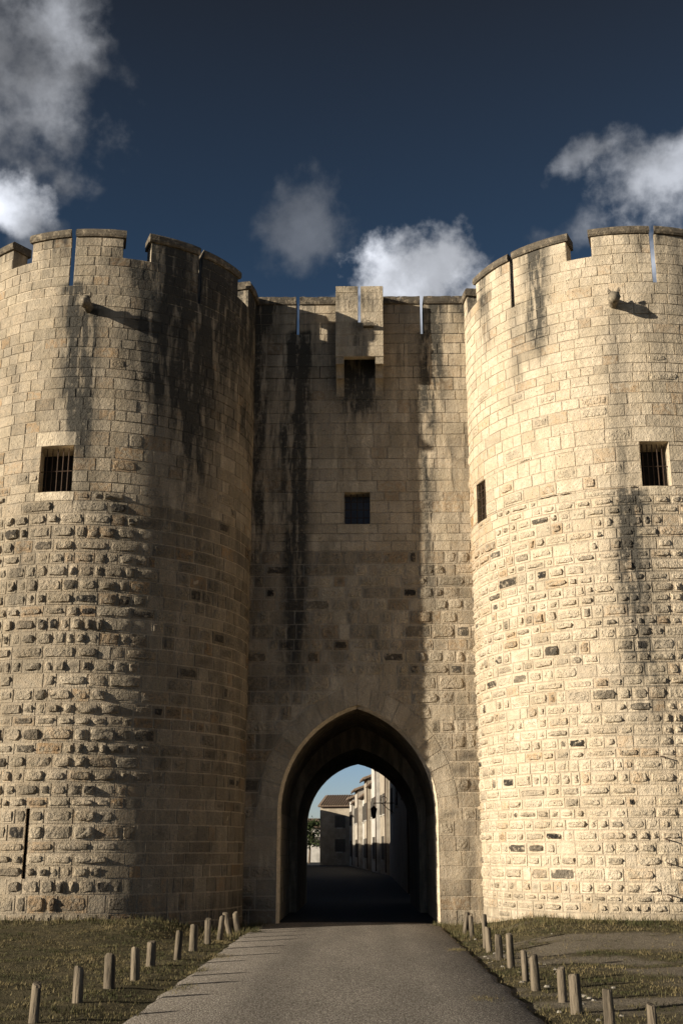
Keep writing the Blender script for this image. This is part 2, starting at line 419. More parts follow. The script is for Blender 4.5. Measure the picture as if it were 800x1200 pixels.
# ------------------------------------------------------------------ one stone
def stone_vf(rng, quad, boss, mapf, stainf, tone, warm, black, thick=0.05, rough=0.006):
    """quad: four (u, v) corners (bl, br, tr, tl). boss > 0: chiselled margin and a rough raised middle"""
    (au, av), (bu, bv), (cu, cv), (du, dv) = quad
    w_ = 0.5 * (math.hypot(bu - au, bv - av) + math.hypot(cu - du, cv - dv)); h_ = 0.5 * (math.hypot(du - au, dv - av) + math.hypot(cu - bu, cv - bv))
    e = 0.004
    if boss > 0.012:
        m1 = 0.034 + rng.random() * 0.026; m2 = m1 + 0.012
        def ax(L, k):
            a, b = min(0.22, m1 / L), min(0.29, m2 / L)
            return [0, min(0.08, e / L), a, b] + [b + (1 - 2 * b) * (i + 1) / (k + 1) for i in range(k)] + [1 - b, 1 - a, 1 - min(0.08, e / L), 1]
        S = ax(w_, 3 if w_ > 0.42 else 2); T = ax(h_, 2)
    else:
        def ax(L, k):
            a = min(0.1, e / L)
            return [0, a] + [a + (1 - 2 * a) * (i + 1) / (k + 1) for i in range(k)] + [1 - a, 1]
        S = ax(w_, 2); T = ax(h_, 1)
    nS, nT = len(S), len(T)
    off = rng.uniform(-0.004, 0.006); tilt_u, tilt_v = rng.uniform(-0.007, 0.007), rng.uniform(-0.006, 0.006)
    jit = rng.uniform(0.6, 1.4)
    V = []; C = []; SM = []
    for j, t in enumerate(T):
        for i, s in enumerate(S):
            u = (au * (1 - s) + bu * s) * (1 - t) + (du * (1 - s) + cu * s) * t
            v = (av * (1 - s) + bv * s) * (1 - t) + (dv * (1 - s) + cv * s) * t
            ring = min(i, j, nS - 1 - i, nT - 1 - j)
            d = off + tilt_u * (s - 0.5) + tilt_v * (t - 0.5); bk = 0.0
            if ring == 0: d = -thick
            elif ring == 1: d += rng.uniform(-0.003, 0.002)
            if boss > 0.012:
                if ring == 2: u += rng.uniform(-0.012, 0.012); v += rng.uniform(-0.010, 0.010); d += rng.uniform(-0.004, 0.004)
                elif ring >= 3:
                    edge = ring == 3 and (i in (3, nS - 4) or j in (3, nT - 4))
                    k = (0.80 if edge else 1.0) + rng.uniform(-0.50, 0.34) * jit
                    if i in (3, nS - 4) and j in (3, nT - 4):
                        k *= rng.uniform(0.35, 1.0); s2, t2 = s + (0.5 - s) * 0.07, t + (0.5 - t) * 0.07
                        u = (au * (1 - s2) + bu * s2) * (1 - t2) + (du * (1 - s2) + cu * s2) * t2
                        v = (av * (1 - s2) + bv * s2) * (1 - t2) + (dv * (1 - s2) + cv * s2) * t2
                    d += boss * max(0.05, k); u += rng.uniform(-0.016, 0.016); v += rng.uniform(-0.012, 0.012); bk = 1.0
            elif ring >= 2: d += rng.uniform(-rough, rough); bk = 0.6
            V.append(mapf(u, v, d))
            C.append((tone * (1.0 if ring else 0.9), warm, stainf(u, v), black * bk, 1.0 if boss > 0.012 and ring >= 3 else 0.0))
    Fc = []
    for j in range(nT - 1):
        for i in range(nS - 1):
            k = j * nS + i
            Fc.append((k, k + 1, k + nS + 1, k + nS)); rg_ = min(i, j, nS - 2 - i, nT - 2 - j); SM.append(rg_)
    # the skirt, the chiselled margin, the flank of the boss and its top each keep their own vertices: crisp arrises
    for band in ((0, 1, 2) if boss > 0.012 else (0,)):
        dup = {}
        for q, rg_ in enumerate(SM):
            if rg_ != band: continue
            f = []
            for k in Fc[q]:
                if k not in dup: dup[k] = len(V); V.append(V[k]); C.append(C[k])
                f.append(dup[k])
            Fc[q] = tuple(f)
    SM = [rg_ > 0 for rg_ in SM]
    return V, Fc, C, SM


def courses(rng, z0, z1, forced, hmin=0.24, hmax=0.34):
    """course heights, with joints forced at given levels"""
    zs = [z0]
    lv = sorted(set([q for q in forced if z0 < q < z1] + [z1]))
    for a in lv:
        span = a - zs[-1]
        k = max(1, round(span / rng.uniform(hmin, hmax)))
        cuts = [rng.uniform(0.82, 1.18) for _ in range(k)]; t = sum(cuts); b = zs[-1]
        for c in cuts: b += span * c / t; zs.append(b)
        zs[-1] = a
    return zs


def split_row(rng, lo, hi, wmin, wmax):
    out = [lo]
    while True:
        q = out[-1] + (rng.uniform(wmin, wmax) if rng.random() < 0.7 else rng.uniform(wmin * 0.75, wmin * 1.3))
        if hi - q < wmin * 0.7: break
        out.append(q)
    out.append(hi); return out


def subtract(iv, a, b):
    out = []
    for (p, q) in iv:
        if b <= p or a >= q: out.append((p, q))
        else:
            if a - p > 0.05: out.append((p, a))
            if q - b > 0.05: out.append((b, q))
    return out


class Masonry:
    """collects stones of one building, then links the 300 largest in the picture singly and the rest as one part"""
    def __init__(s, parent): s.parent = parent; s.items = []
    def add(s, V, Fc, C, SM, name='stone', parent=None, force=False):
        a = np.array(V); c = a.mean(0); px, py, dist = project(c)
        pr = [project(q) for q in (a.min(0), a.max(0))]
        area = abs(pr[0][0] - pr[1][0]) * abs(pr[0][1] - pr[1][1])
        if not (-10 < px < 810 and 0 < py < 1200): area = 0
        s.items.append((1e9 if force else area, V, Fc, C, SM, name, parent))
    def finish(s, limit=300):
        s.items.sort(key=lambda q: -q[0])
        rest = MB(); rest2 = MB(); k = 0
        for (a, V, Fc, C, SM, name, par) in s.items:
            if a >= 1e9 or (k < limit and a > 0):
                build(name, V, Fc, M_RUSTIC if len(SM) > 45 else M_STONE, par or s.parent, tint=C, smooth=SM)
                if a < 1e9: k += 1
            else: q = rest2 if len(SM) > 45 else rest; q.add(V, Fc, C); q.sm += SM
        if rest2.v: rest2.build('rock_faced_stonework', M_RUSTIC, s.parent, smooth=rest2.sm, kind='stuff')
        if rest.v: rest.build('stonework', M_STONE, s.parent, smooth=rest.sm, kind='stuff')


# ------------------------------------------------------------------ ground, road
ROAD_X0, ROAD_X1 = -2.45, 1.90


def ground_z(x, y):
    d = max(0.0, max(ROAD_X0 - 0.1 - x, x - ROAD_X1 - 0.1))
    if y < 28.9:
        bank = 0.32 * smooth01(d, 0.45, 2.0) * smooth01(y, 19.0, 26.5)
    else: bank = 0.32 * smooth01(d, 0.45, 2.0) * smooth01(y, 34, 29.5)
    lump = 0.035 * fbm(x * 0.8, y * 0.8) * smooth01(d, 0.05, 0.8) if y < 60 and abs(x) < 40 else 0
    return -0.035 + bank + lump + 0.03 * smooth01(d, 0.0, 0.4)


def turf(x, y):
    """how grassy a spot is, 0 bare sand to 1 turf"""
    n = fbm(x * 0.45, y * 0.8, 4.0, 5)
    if x < 0: return min(1.0, max(0.0, 0.95 + 0.5 * n))
    near_wall = smooth01(y, 22.8, 24.8)
    return min(1.0, max(0.0, 0.40 + 1.3 * n + 0.25 * fbm(x * 2.5, y * 2.5, 1.0) + 1.0 * near_wall + 0.45 * smooth01(x, 2.9, 2.0)))


def axis(vals):
    return sorted(set(round(v, 4) for v in vals))


gx = axis([-4000, -1200, -400, -150, -70, -40, -28] + list(np.arange(-20, 20.01, 0.3)) + [28, 40, 70, 150, 400, 1200, 4000] + [ROAD_X0 - 0.1, ROAD_X1 + 0.1])
gy = axis([-4000, -1200, -400, -100, -40, -15, -5, 0, 4] + list(np.arange(7, 34, 0.3)) + [36, 40, 46, 56, 70, 100, 160, 300, 800, 2000, 5000])
V = [(x, y, ground_z(x, y)) for y in gy for x in gx]
Fg = [(j * len(gx) + i, j * len(gx) + i + 1, (j + 1) * len(gx) + i + 1, (j + 1) * len(gx) + i) for j in range(len(gy) - 1) for i in range(len(gx) - 1)]
T_ = [(turf(x, y) if y < 34 else 0.2, 0, 0, 0) for y in gy for x in gx]
build('ground', V, Fg, M_GROUND, tint=T_, smooth=True, origin=(0, 0, 0), kind='structure')

rng = random.Random(4)
ry = list(np.arange(-12, 29.4, 0.22))
V = []; Fr = []
for i, y in enumerate(ry):
    eL = ROAD_X0 + 0.05 * fbm(1.0, y * 1.4) + 0.02 * rng.uniform(-1, 1); eR = ROAD_X1 + 0.06 * fbm(9.0, y * 1.4) + 0.012 * rng.uniform(-1, 1)
    bend = -0.0625 * max(0, y - 84); wide = 1.3 * smooth01(y, 41, 46)
    for k, s in enumerate((0, 0.02, 0.25, 0.5, 0.75, 0.98, 1)):
        x = (eL - wide) * (1 - s) + (eR + wide * 0.1) * s
        z = (0.0 if k in (0, 6) else 0.012 + 0.02 * (1 - (2 * s - 1) ** 2))
        V.append((x + bend, y, z - (0.03 if k in (0, 6) else 0)))
for i in range(len(ry) - 1):
    for k in range(6): Fr.append((i * 7 + k, i * 7 + k + 1, (i + 1) * 7 + k + 1, (i + 1) * 7 + k))
build('road', V, Fr, M_ROAD, smooth=True, origin=(0, 0, 0), kind='structure')
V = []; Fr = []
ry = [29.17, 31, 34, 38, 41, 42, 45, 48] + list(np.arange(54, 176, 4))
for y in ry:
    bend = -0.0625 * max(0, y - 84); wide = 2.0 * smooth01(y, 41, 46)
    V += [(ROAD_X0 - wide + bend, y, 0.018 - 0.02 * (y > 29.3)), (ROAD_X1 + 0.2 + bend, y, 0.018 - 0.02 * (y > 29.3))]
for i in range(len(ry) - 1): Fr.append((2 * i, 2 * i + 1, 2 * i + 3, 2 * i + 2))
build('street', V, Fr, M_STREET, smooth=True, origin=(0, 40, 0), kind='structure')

# ------------------------------------------------------------------ round towers
def tower(t):
    cx, cy, R0 = TOW[t]
    rng = random.Random(11 if t == 'L' else 23)
    side = 'left' if t == 'L' else 'right'
    label = {'L': 'round limestone gate tower half in its own shadow, dark streaks below its battlements',
             'R': 'round limestone gate tower fully lit by the low sun, barred slit beside the gate wall'}[t]
    root = thing('round_tower', (cx, cy, 0), label, 'tower', 'twin towers flanking the gate')

    def pos(u, v, d): a = u / R0; return (cx + (R0 + d) * math.sin(a), cy - (R0 + d) * math.cos(a), v)
    def stf(u, v): return stain_shade_tower(t, math.degrees(u / R0), v)
    A = lambda deg: R_(deg) * R0
    holes = [(a, b, c, d) for (a, b, c, d) in WIN[t]]
    if t == 'L': holes.append((-7.95, -7.05, 1.12, 2.55))
    # mortar drum with the openings left out
    azs = axis(list(np.arange(-180, 180.1, 3.0)) + [q for h in holes for q in h[:2]])
    zs = axis(list(np.arange(-0.6, Z_WALK, 0.6)) + [Z_WALK] + [q for h in holes for q in h[2:]])
    b = MB(); idx = {}
    dm = -0.010
    for j, z in enumerate(zs):
        for i, a in enumerate(azs):
            idx[i, j] = len(b.v); b.v.append(pos(A(a), z, dm)); b.t.append((0.74 + 0.08 * smooth01(a, 10, 24) if t == 'L' else 0.95, 0.05, stain_shade_tower(t, a, z) * (1.4 - 0.75 * smooth01(a, 10, 24) * smooth01(z, 11.0, 9.5) if t == 'L' else 1.4), 0))
    for j in range(len(zs) - 1):
        for i in range(len(azs) - 1):
            am, zm = (azs[i] + azs[i + 1]) / 2, (zs[j] + zs[j + 1]) / 2
            if any(h[0] < am < h[1] and h[2] < zm < h[3] for h in holes): continue
            b.f.append((idx[i, j], idx[i + 1, j], idx[i + 1, j + 1], idx[i, j + 1]))
    b.build('wall_core', M_MORTAR, root, smooth=True)
    # wall walk inside the battlements
    n = 72
    v = [(cx, cy, Z_WALK - 0.01)] + [pos(A(360 * k / n), Z_WALK - 0.01, -0.05) for k in range(n)]
    build('wall_walk', v, [(0, 1 + k, 1 + (k + 1) % n) for k in range(n)], M_MORTAR, root, tint=(0.9, 0, 0.3, 0))
    # openings: reveal, bars
    for hi, (a0, a1, z0, z1) in enumerate(holes):
        dp = 0.75 if hi < len(WIN[t]) else 0.5
        r = MB()
        c = [(a0, z0), (a1, z0), (a1, z1), (a0, z1)]
        o = [pos(A(a), z, 0.004) for a, z in c]
        # splayed slightly so that the reveal runs parallel to the opening's own axis
        am = R_((9.0 if hi == 0 else 12.5) if t == 'L' else (a0 + a1) / 2 if hi == 0 else -46.0); ax_ = Vector((-math.sin(am), math.cos(am), 0)) * dp
        inn = [tuple(Vector(q) + ax_) for q in o]
        st = [(1.05, 0, 0.12, 0)] * 4 + [(1.0, 0, 0.12 if hi == 0 else 1.2, 0)] * 4  # inner edges of the narrow openings darkened to paint in recess shade
        r.add(o + inn, [(0, 4, 5, 1), (1, 5, 6, 2), (2, 6, 7, 3), (3, 7, 4, 0)], st)
        wob = r.build('window' if hi < len(WIN[t]) else 'arrow_slot', M_STONE, root)
        k = MB(); k.add(inn, [(0, 1, 2, 3)]); k.build('shade_panel', M_DARK, wob)  # near-black panel stands in for the unlit room behind
        if hi < len(WIN[t]):
            nb = 5 if hi == 0 else 2
            for q in range(nb):
                s = (q + 1) / (nb + 1)
                p0 = Vector(o[0]).lerp(Vector(o[1]), s) + ax_ * (0.3 if hi == 0 else 0.12); p1 = Vector(o[3]).lerp(Vector(o[2]), s) + ax_ * (0.3 if hi == 0 else 0.12)
                k = MB(); k.tube([p0, p1], 0.012, 6); k.build('bar', M_IRON, wob)
            for q in range(1 if hi == 0 else 4):
                s = (q + 1) / (2 if hi == 0 else 5)
                p0 = Vector(o[0]).lerp(Vector(o[3]), s) + ax_ * (0.29 if hi == 0 else 0.11); p1 = Vector(o[1]).lerp(Vector(o[2]), s) + ax_ * (0.29 if hi == 0 else 0.11)
                k = MB(); k.tube([p0, p1], 0.011, 6); k.build('bar', M_IRON, wob)
    # parapet and merlons
    def arcbox(mb, a0, a1, z0, z1, r0, r1, tint, in0=0.0, in1=0.0):
        k = max(2, int((a1 - a0) / 3.0)); base = len(mb.v)
        for i in range(k + 1):
            a = A(a0 + (a1 - a0) * i / k); ai = A(a0 + in0 + (a1 - in1 - a0 - in0) * i / k)
            for (rr, z) in ((r1, z0), (r1, z1), (r0, z1), (r0, z0)):
                mb.v.append(pos(a if rr == r1 else ai, z, rr)); q = stain_shade_tower(t, math.degrees(a / R0), z); mb.t.append((tint[0], tint[1], min(1, q * tint[2] + tint[3]), 0))
        for i in range(k):
            p = base + i * 4
            for e in range(4): mb.f.append((p + e, p + 4 + e, p + 4 + (e + 1) % 4, p + (e + 1) % 4))
        mb.f += [(base, base + 1, base + 2, base + 3), (base + 4 * k + 3, base + 4 * k + 2, base + 4 * k + 1, base + 4 * k)]
    def wrap(a): return a
    par = MB(); edges = []
    full0 = MERLON[t][0][0]
    cuts = sorted([s for s in SLITS[t]])
    sw = 0.78; SPL = 3.6                                                # half width of a slit, degrees
    # low parapet ring between the slits
    ends = [full0] + [q for s in cuts for q in (s - sw, s + sw)] + [full0 + 360]
    for i in range(0, len(ends), 2):
        arcbox(par, ends[i], ends[i + 1], Z_WALK - 0.02, Z_SILL, -0.46, dm, (1.0, 0.05, 1.0, 0.05), SPL if i else 0, SPL if i < len(ends) - 2 else 0)
    for s in cuts: arcbox(par, s - sw, s + sw, Z_WALK - 0.02, Z_SLIT, -0.46, dm - .002, (1.0, 0.05, 1.0, 0.3), -SPL, -SPL)
    par.build('parapet', M_STONE, root)
    for (m0, m1) in MERLON[t]:
        ss = [s for s in cuts if m0 < s < m1]
        pieces = [(m0, m1)] if not ss else [(m0, ss[0] - sw), (ss[0] + sw, m1)]
        mm = MB()
        for (p, q) in pieces: arcbox(mm, p, q, Z_SILL - 0.01, Z_COP + 0.01, -0.46, dm, (1.0, 0.05, 1.0, 0.12), SPL if p != m0 else 0, SPL if q != m1 else 0)
        mo = mm.build('merlon', M_STONE, root)
        for (p, q) in pieces:                               # coping slabs, each its own sub-part
            kk = max(1, round((q - p) / 15.0)); zb = [p + (q - p) * i / kk for i in range(kk + 1)]
            for i in range(kk):
                cp = MB(); g = 0.12
                a0 = zb[i] - (0.9 if i == 0 and p == m0 else -g); a1 = zb[i + 1] + (0.9 if i == kk - 1 and q == m1 else -g)
                nn = 6; r1, r0 = 0.075 + rng.uniform(-0.012, 0.012), -0.53; zt = Z_TOP + rng.uniform(-0.012, 0.012)
                for e in range(nn + 1):
                    a = A(a0 + (a1 - a0) * e / nn); jz = 0; ai = A(a0 + (SPL if i == 0 and p != m0 else 0) + (a1 - (SPL if i == kk - 1 and q != m1 else 0) - a0 - (SPL if i == 0 and p != m0 else 0)) * e / nn); jz = 0.010 * fbm(a * 3, 2.0)
                    for (rr, z) in ((r1 - 0.03, Z_COP), (r1, Z_COP + 0.05), (r1 + rng.uniform(-.012, .006), zt - 0.05), (r1 - 0.045, zt + jz), (r0, zt + 0.02), (r0, Z_COP)):
                        cp.v.append(pos(ai if rr == r0 else a, z, rr)); cp.t.append((1.0, 0.1, 0.35 + 0.4 * max(0, fbm(a * 2, z, 4)), 0.6))
                for e in range(nn):
                    b0 = e * 6
                    for f in range(6): cp.f.append((b0 + f, b0 + 6 + f, b0 + 6 + (f + 1) % 6, b0 + (f + 1) % 6))
                cp.f += [tuple(range(6)), tuple(nn * 6 + 5 - f for f in range(6))]
                cp.build('coping_slab', M_COPING, mo)
    # facing stones
    mas = Masonry(root)
    forced = [Z_SILL, Z_SLIT, 0.42, 0.80]
    for h in holes: forced += [h[2], h[3]]
    lint = []
    for hi, (a0, a1, z0, z1) in enumerate(WIN[t]):
        if hi == 0: forced += [z1 + 0.36, z0 - 0.22]
    zl = courses(rng, 0.0, Z_COP, forced, 0.225, 0.295)
    lo, hi_ = (-82, 104) if t == 'L' else (-104, 62)
    zl = [-0.15] + zl[1:]
    for j in range(len(zl) - 1):
        z0, z1 = zl[j], zl[j + 1]; zm = (z0 + z1) / 2; h = z1 - z0
        iv = [(lo, hi_)]
        for k, (a0, a1, b0, b1) in enumerate(holes):
            if b0 < zm < b1: iv = subtract(iv, a0, a1)
            if k == 0:
                if b1 < zm < b1 + 0.36 + 1e-6: iv = subtract(iv, a0 - 2.2, a1 + 2.2)
                if b0 - 0.22 < zm < b0: iv = subtract(iv, a0 - 1.2, a1 + 1.2)
        if zm > Z_SLIT:
            for s in SLITS[t]: iv = subtract(iv, s - sw, s + sw)
        if zm > Z_SILL:
            ms = sorted(MERLON[t]); pr = -400
            for (m0, m1) in ms: iv = subtract(iv, pr, m0); pr = m1
            iv = subtract(iv, pr, 400)
        rust = zm < 9.35
        small = 0.5 < z0 < 0.85 and h < 0.34
        ph = rng.uniform(0, 1)
        for (p, q) in iv:
            pu, qu = A(p), A(q)
            if rust: w0, w1 = (0.24, 0.62) if rng.random() < 0.7 else (0.34, 0.80)
            else: w0, w1 = 0.30, 0.74
            if small: w0, w1 = 0.2, 0.42
            us = split_row(rng, pu, qu, w0, w1)
            for i in range(len(us) - 1):
                u0, u1 = us[i], us[i + 1]; am = math.degrees((u0 + u1) / 2 / R0)
                g = rng.uniform(0.007, 0.013) if not rust else rng.uniform(0.009, 0.016)
                fade = 1.0
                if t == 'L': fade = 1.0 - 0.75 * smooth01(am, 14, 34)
                boss = 0.0
                if zm > 0.35 and rng.random() < smooth01(zm + 0.5 * fbm(am * 0.08, 7.0), 10.4, 8.7):
                    r_ = rng.random()
                    boss = (rng.uniform(0.035, 0.085) if r_ < 0.72 else rng.uniform(0.015, 0.035)) * fade
                    if t == 'R': boss *= 0.80
                    if r_ > 0.93: boss = 0.0
                    if t == 'L' and am > 16 and zm < 3.2: boss *= 0.3
                elif rng.random() < 0.10 and zm < 13: boss = rng.uniform(0.015, 0.03) * fade
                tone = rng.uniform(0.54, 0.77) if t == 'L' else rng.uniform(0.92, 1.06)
                if t == 'L' and rust: tone *= 1.0 - 0.22 * smooth01(am, 8, 26) - rng.uniform(0, 0.18) * smooth01(am, 8, 26)  # stones on the shaded side toned darker, so the joints stand out
                if rng.random() < 0.06: tone *= 0.78
                warm = rng.uniform(0, 0.14) if rng.random() < 0.90 else rng.uniform(0.25, 0.6)
                if t == 'R' and am < -66 and 8.5 < zm < 11.5: warm += 0.35
                black = 0.0
                if rust and rng.random() < (0.10 if t == 'L' else 0.06): black = rng.uniform(0.6, 1.0)
                elif rust and rng.random() < (0.2 if t == 'L' else 0.10): black = rng.uniform(0.15, 0.4)
                y0, y1 = z0 + g, z1 - g
                jv = lambda: rng.uniform(-0.006, 0.006)
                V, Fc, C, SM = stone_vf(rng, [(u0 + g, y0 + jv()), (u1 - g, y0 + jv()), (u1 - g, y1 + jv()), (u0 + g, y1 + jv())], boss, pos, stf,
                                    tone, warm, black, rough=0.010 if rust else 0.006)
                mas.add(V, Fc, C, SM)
    for k, (a0, a1, b0, b1) in enumerate(WIN[t][:1]):
        for nm, q in (('lintel', (a0 - 2.1, a1 + 2.1, b1, b1 + 0.355)), ('sill', (a0 - 1.1, a1 + 1.1, b0 - 0.22, b0))):
            u0, u1 = A(q[0]), A(q[1])
            V, Fc, C, SM = stone_vf(rng, [(u0, q[2] + .003), (u1, q[2] + .003), (u1, q[3] - .008), (u0, q[3] - .008)], 0, pos, stf, 1.06, 0.0, 0.0)
            mas.add(V, Fc, C, SM, name=nm, force=True)
    mas.finish()
    # rain spout carved as a beast's head
    ga, gz = (1.2, 14.27) if t == 'L' else (-9.9, 14.33)
    out = Vector((math.sin(R_(ga)), -math.cos(R_(ga)), -0.10)).normalized(); sd_ = Vector((math.cos(R_(ga)), math.sin(R_(ga)), 0)); up = sd_.cross(out) * -1
    if up.z < 0: up = -up
    o0 = Vector(pos(A(ga), gz, -0.1)); g = MB()
    prof = [(0, .12, .15), (.22, .12, .14), (.34, .10, .12), (.42, .13, .15), (.52, .15, .16), (.60, .12, .13), (.68, .075, .08), (.72, .05, .05)]
    n = 10
    for (d, a, b_) in prof:
        for k in range(n):
            th = 2 * math.pi * k / n; rr = 1 + rng.uniform(-.08, .08)
            g.v.append(tuple(o0 + out * d + sd_ * (a * rr * math.cos(th)) + up * (b_ * rr * math.sin(th) - (0.05 if d > .58 else 0))))
    for i in range(len(prof) - 1):
        for k in range(n): g.f.append((i * n + k, i * n + (k + 1) % n, (i + 1) * n + (k + 1) % n, (i + 1) * n + k))
    g.f.append(tuple((len(prof) - 1) * n + k for k in range(n)))
    g.t = [(0.85, 0.0, 0.55 if t == 'L' else 0.25, 0.5)] * len(g.v)
    go = g.build('rain_spout', M_STONE, root, smooth=True)
    for s in (-1, 1):
        e = MB(); c = o0 + out * 0.47 + sd_ * (0.09 * s) + up * 0.13
        e.tube([c, c + up * 0.06 + sd_ * (0.02 * s), c + up * 0.12 + sd_ * (0.035 * s) + out * 0.02], [0.05, 0.04, 0.012], 6)
        e.build('ear', M_STONE, go, tint=(0.8, 0, 0.4, 0.5))
    if t == 'R':                                            # iron pegs left in the joints
        for (a, z) in ((-5.6, 3.63), (-6.3, 1.93), (-6.3, 1.45), (-6.7, 0.82)):
            p0 = Vector(pos(A(a), z, -0.03)); p1 = Vector(pos(A(a + 1.0), z - 0.03, 0.17)); k = MB(); k.tube([p0, p1, p1 + Vector((0.01, 0, -0.05))], 0.014, 6); k.build('iron_peg', M_IRON, root)
    return root


tower('L'); tower('R')

# ------------------------------------------------------------------ gate wall with its arch and passage
gate = thing('gate_wall', (0, YW, 0), 'tall limestone gate wall between the round towers, pierced by a pointed archway', 'gate')
rng = random.Random(77)
WX0, WX1 = -3.4, 3.5
BOX = (-0.58, 0.70, 28.30, 14.32, 16.40)                 # x0, x1, front y, bottom z, top z
SL = (-1.64, 1.78); SLW = 0.044; ZS = 15.30
WINW = (-0.35, 0.31, 9.88, 10.75)
HB = (-0.42, 0.54)                                        # hole behind the projecting box


def wpos(u, v, d): return (u, YW - d, v)


core = MB()


def wtint(x, z): return (0.95 + 0.05 * (z < 9.2), 0.05, stain_shade_wall(x, z) * (0.7 if z < 9.2 else 1.0), 0)


def sheet(x0, x1, z0, z1, y=YW + 0.012):
    nx = max(1, int((x1 - x0) / 0.4)); nz = max(1, int((z1 - z0) / 0.5)); b = len(core.v)
    for j in range(nz + 1):
        for i in range(nx + 1):
            x = x0 + (x1 - x0) * i / nx; z = z0 + (z1 - z0) * j / nz; core.v.append((x, y, z)); core.t.append(wtint(x, z))
    for j in range(nz):
        for i in range(nx):
            k = b + j * (nx + 1) + i; core.f.append((k, k + 1, k + nx + 2, k + nx + 1))


apex = ARS + math.sqrt(ARR ** 2 - ARC ** 2)
azl = list(np.linspace(-0.6, ARS, 8)) + [ARS + (apex - ARS) * math.sin(q) for q in np.linspace(0.1, math.pi / 2, 16)]
for sgn, xe in ((-1, WX0), (1, WX1)):
    b = len(core.v)
    for z in azl:
        hw = arch_half(min(z, apex - 1e-5)) or 0.0
        for x in (xe, ARX + sgn * hw): core.v.append((x, YW + 0.012, z)); core.t.append(wtint(x, z))
    for j in range(len(azl) - 1):
        k = b + 2 * j; q = (k, k + 1, k + 3, k + 2); core.f.append(q if sgn < 0 else q[::-1])
sheet(WX0, WX1, apex, WINW[2]); sheet(WX0, WINW[0], WINW[2], WINW[3]); sheet(WINW[1], WX1, WINW[2], WINW[3]); sheet(WX0, WX1, WINW[3], 14.0)
for a, b_ in ((WX0, SL[0] - SLW), (SL[0] + SLW, HB[0]), (HB[1], SL[1] - SLW), (SL[1] + SLW, WX1)):
    vv, ff = box_vf(a, b_, YW + 0.012, YW + 0.5, 13.98, 16.20); core.add(vv, ff, [wtint(q[0], q[2]) for q in vv])
for s in SL:
    vv, ff = box_vf(s - SLW, s + SLW, YW + 0.014, YW + 0.498, 13.98, ZS); core.add(vv, ff, [(0.9, 0, 0.5, 0)] * 8)
# the body of the gatehouse behind the face: roof, back wall
vv, ff = box_vf(WX0, WX1, YW + 0.55, 41.0, 5.4, 13.95); core.add(vv, [ff[0], ff[1]] + ff[3:], [(0.9, 0, 0.3, 0)] * 8)
vv, ff = box_vf(HB[0], HB[1], YW + 0.02, YW + 0.5, 13.9, 15.34); core.add(vv, ff, [(0.7, 0, 1.4, 0)] * 8)  # filler blackened so the box opening reads as deep shade
core.build('wall_core', M_MORTAR, gate)
# window
x0, x1, z0, z1 = WINW
r = MB(); o = [(x0, YW - 0.004, z0), (x1, YW - 0.004, z0), (x1, YW - 0.004, z1), (x0, YW - 0.004, z1)]; inn = [(p[0], YW + 0.42, p[2]) for p in o]
r.add(o + inn, [(0, 4, 5, 1), (1, 5, 6, 2), (2, 6, 7, 3), (3, 7, 4, 0)], [(1, 0, .3, 0)] * 8); wob = r.build('window', M_STONE, gate)
k = MB(); k.add(inn, [(0, 1, 2, 3)]); k.build('glass_pane', simple('dusty_glass', (0.06, 0.065, 0.08), (0.08, 0.085, 0.10), 4, 0.35), wob)
for i in range(3):
    x = x0 + (x1 - x0) * (i + 1) / 4; k = MB(); k.tube([(x, YW + 0.2, z0), (x, YW + 0.2, z1)], 0.013, 6); k.build('bar', M_IRON, wob)
for i in range(3):
    z = z0 + (z1 - z0) * (i + 1) / 4; k = MB(); k.tube([(x0, YW + 0.19, z), (x1, YW + 0.19, z)], 0.012, 6); k.build('bar', M_IRON, wob)
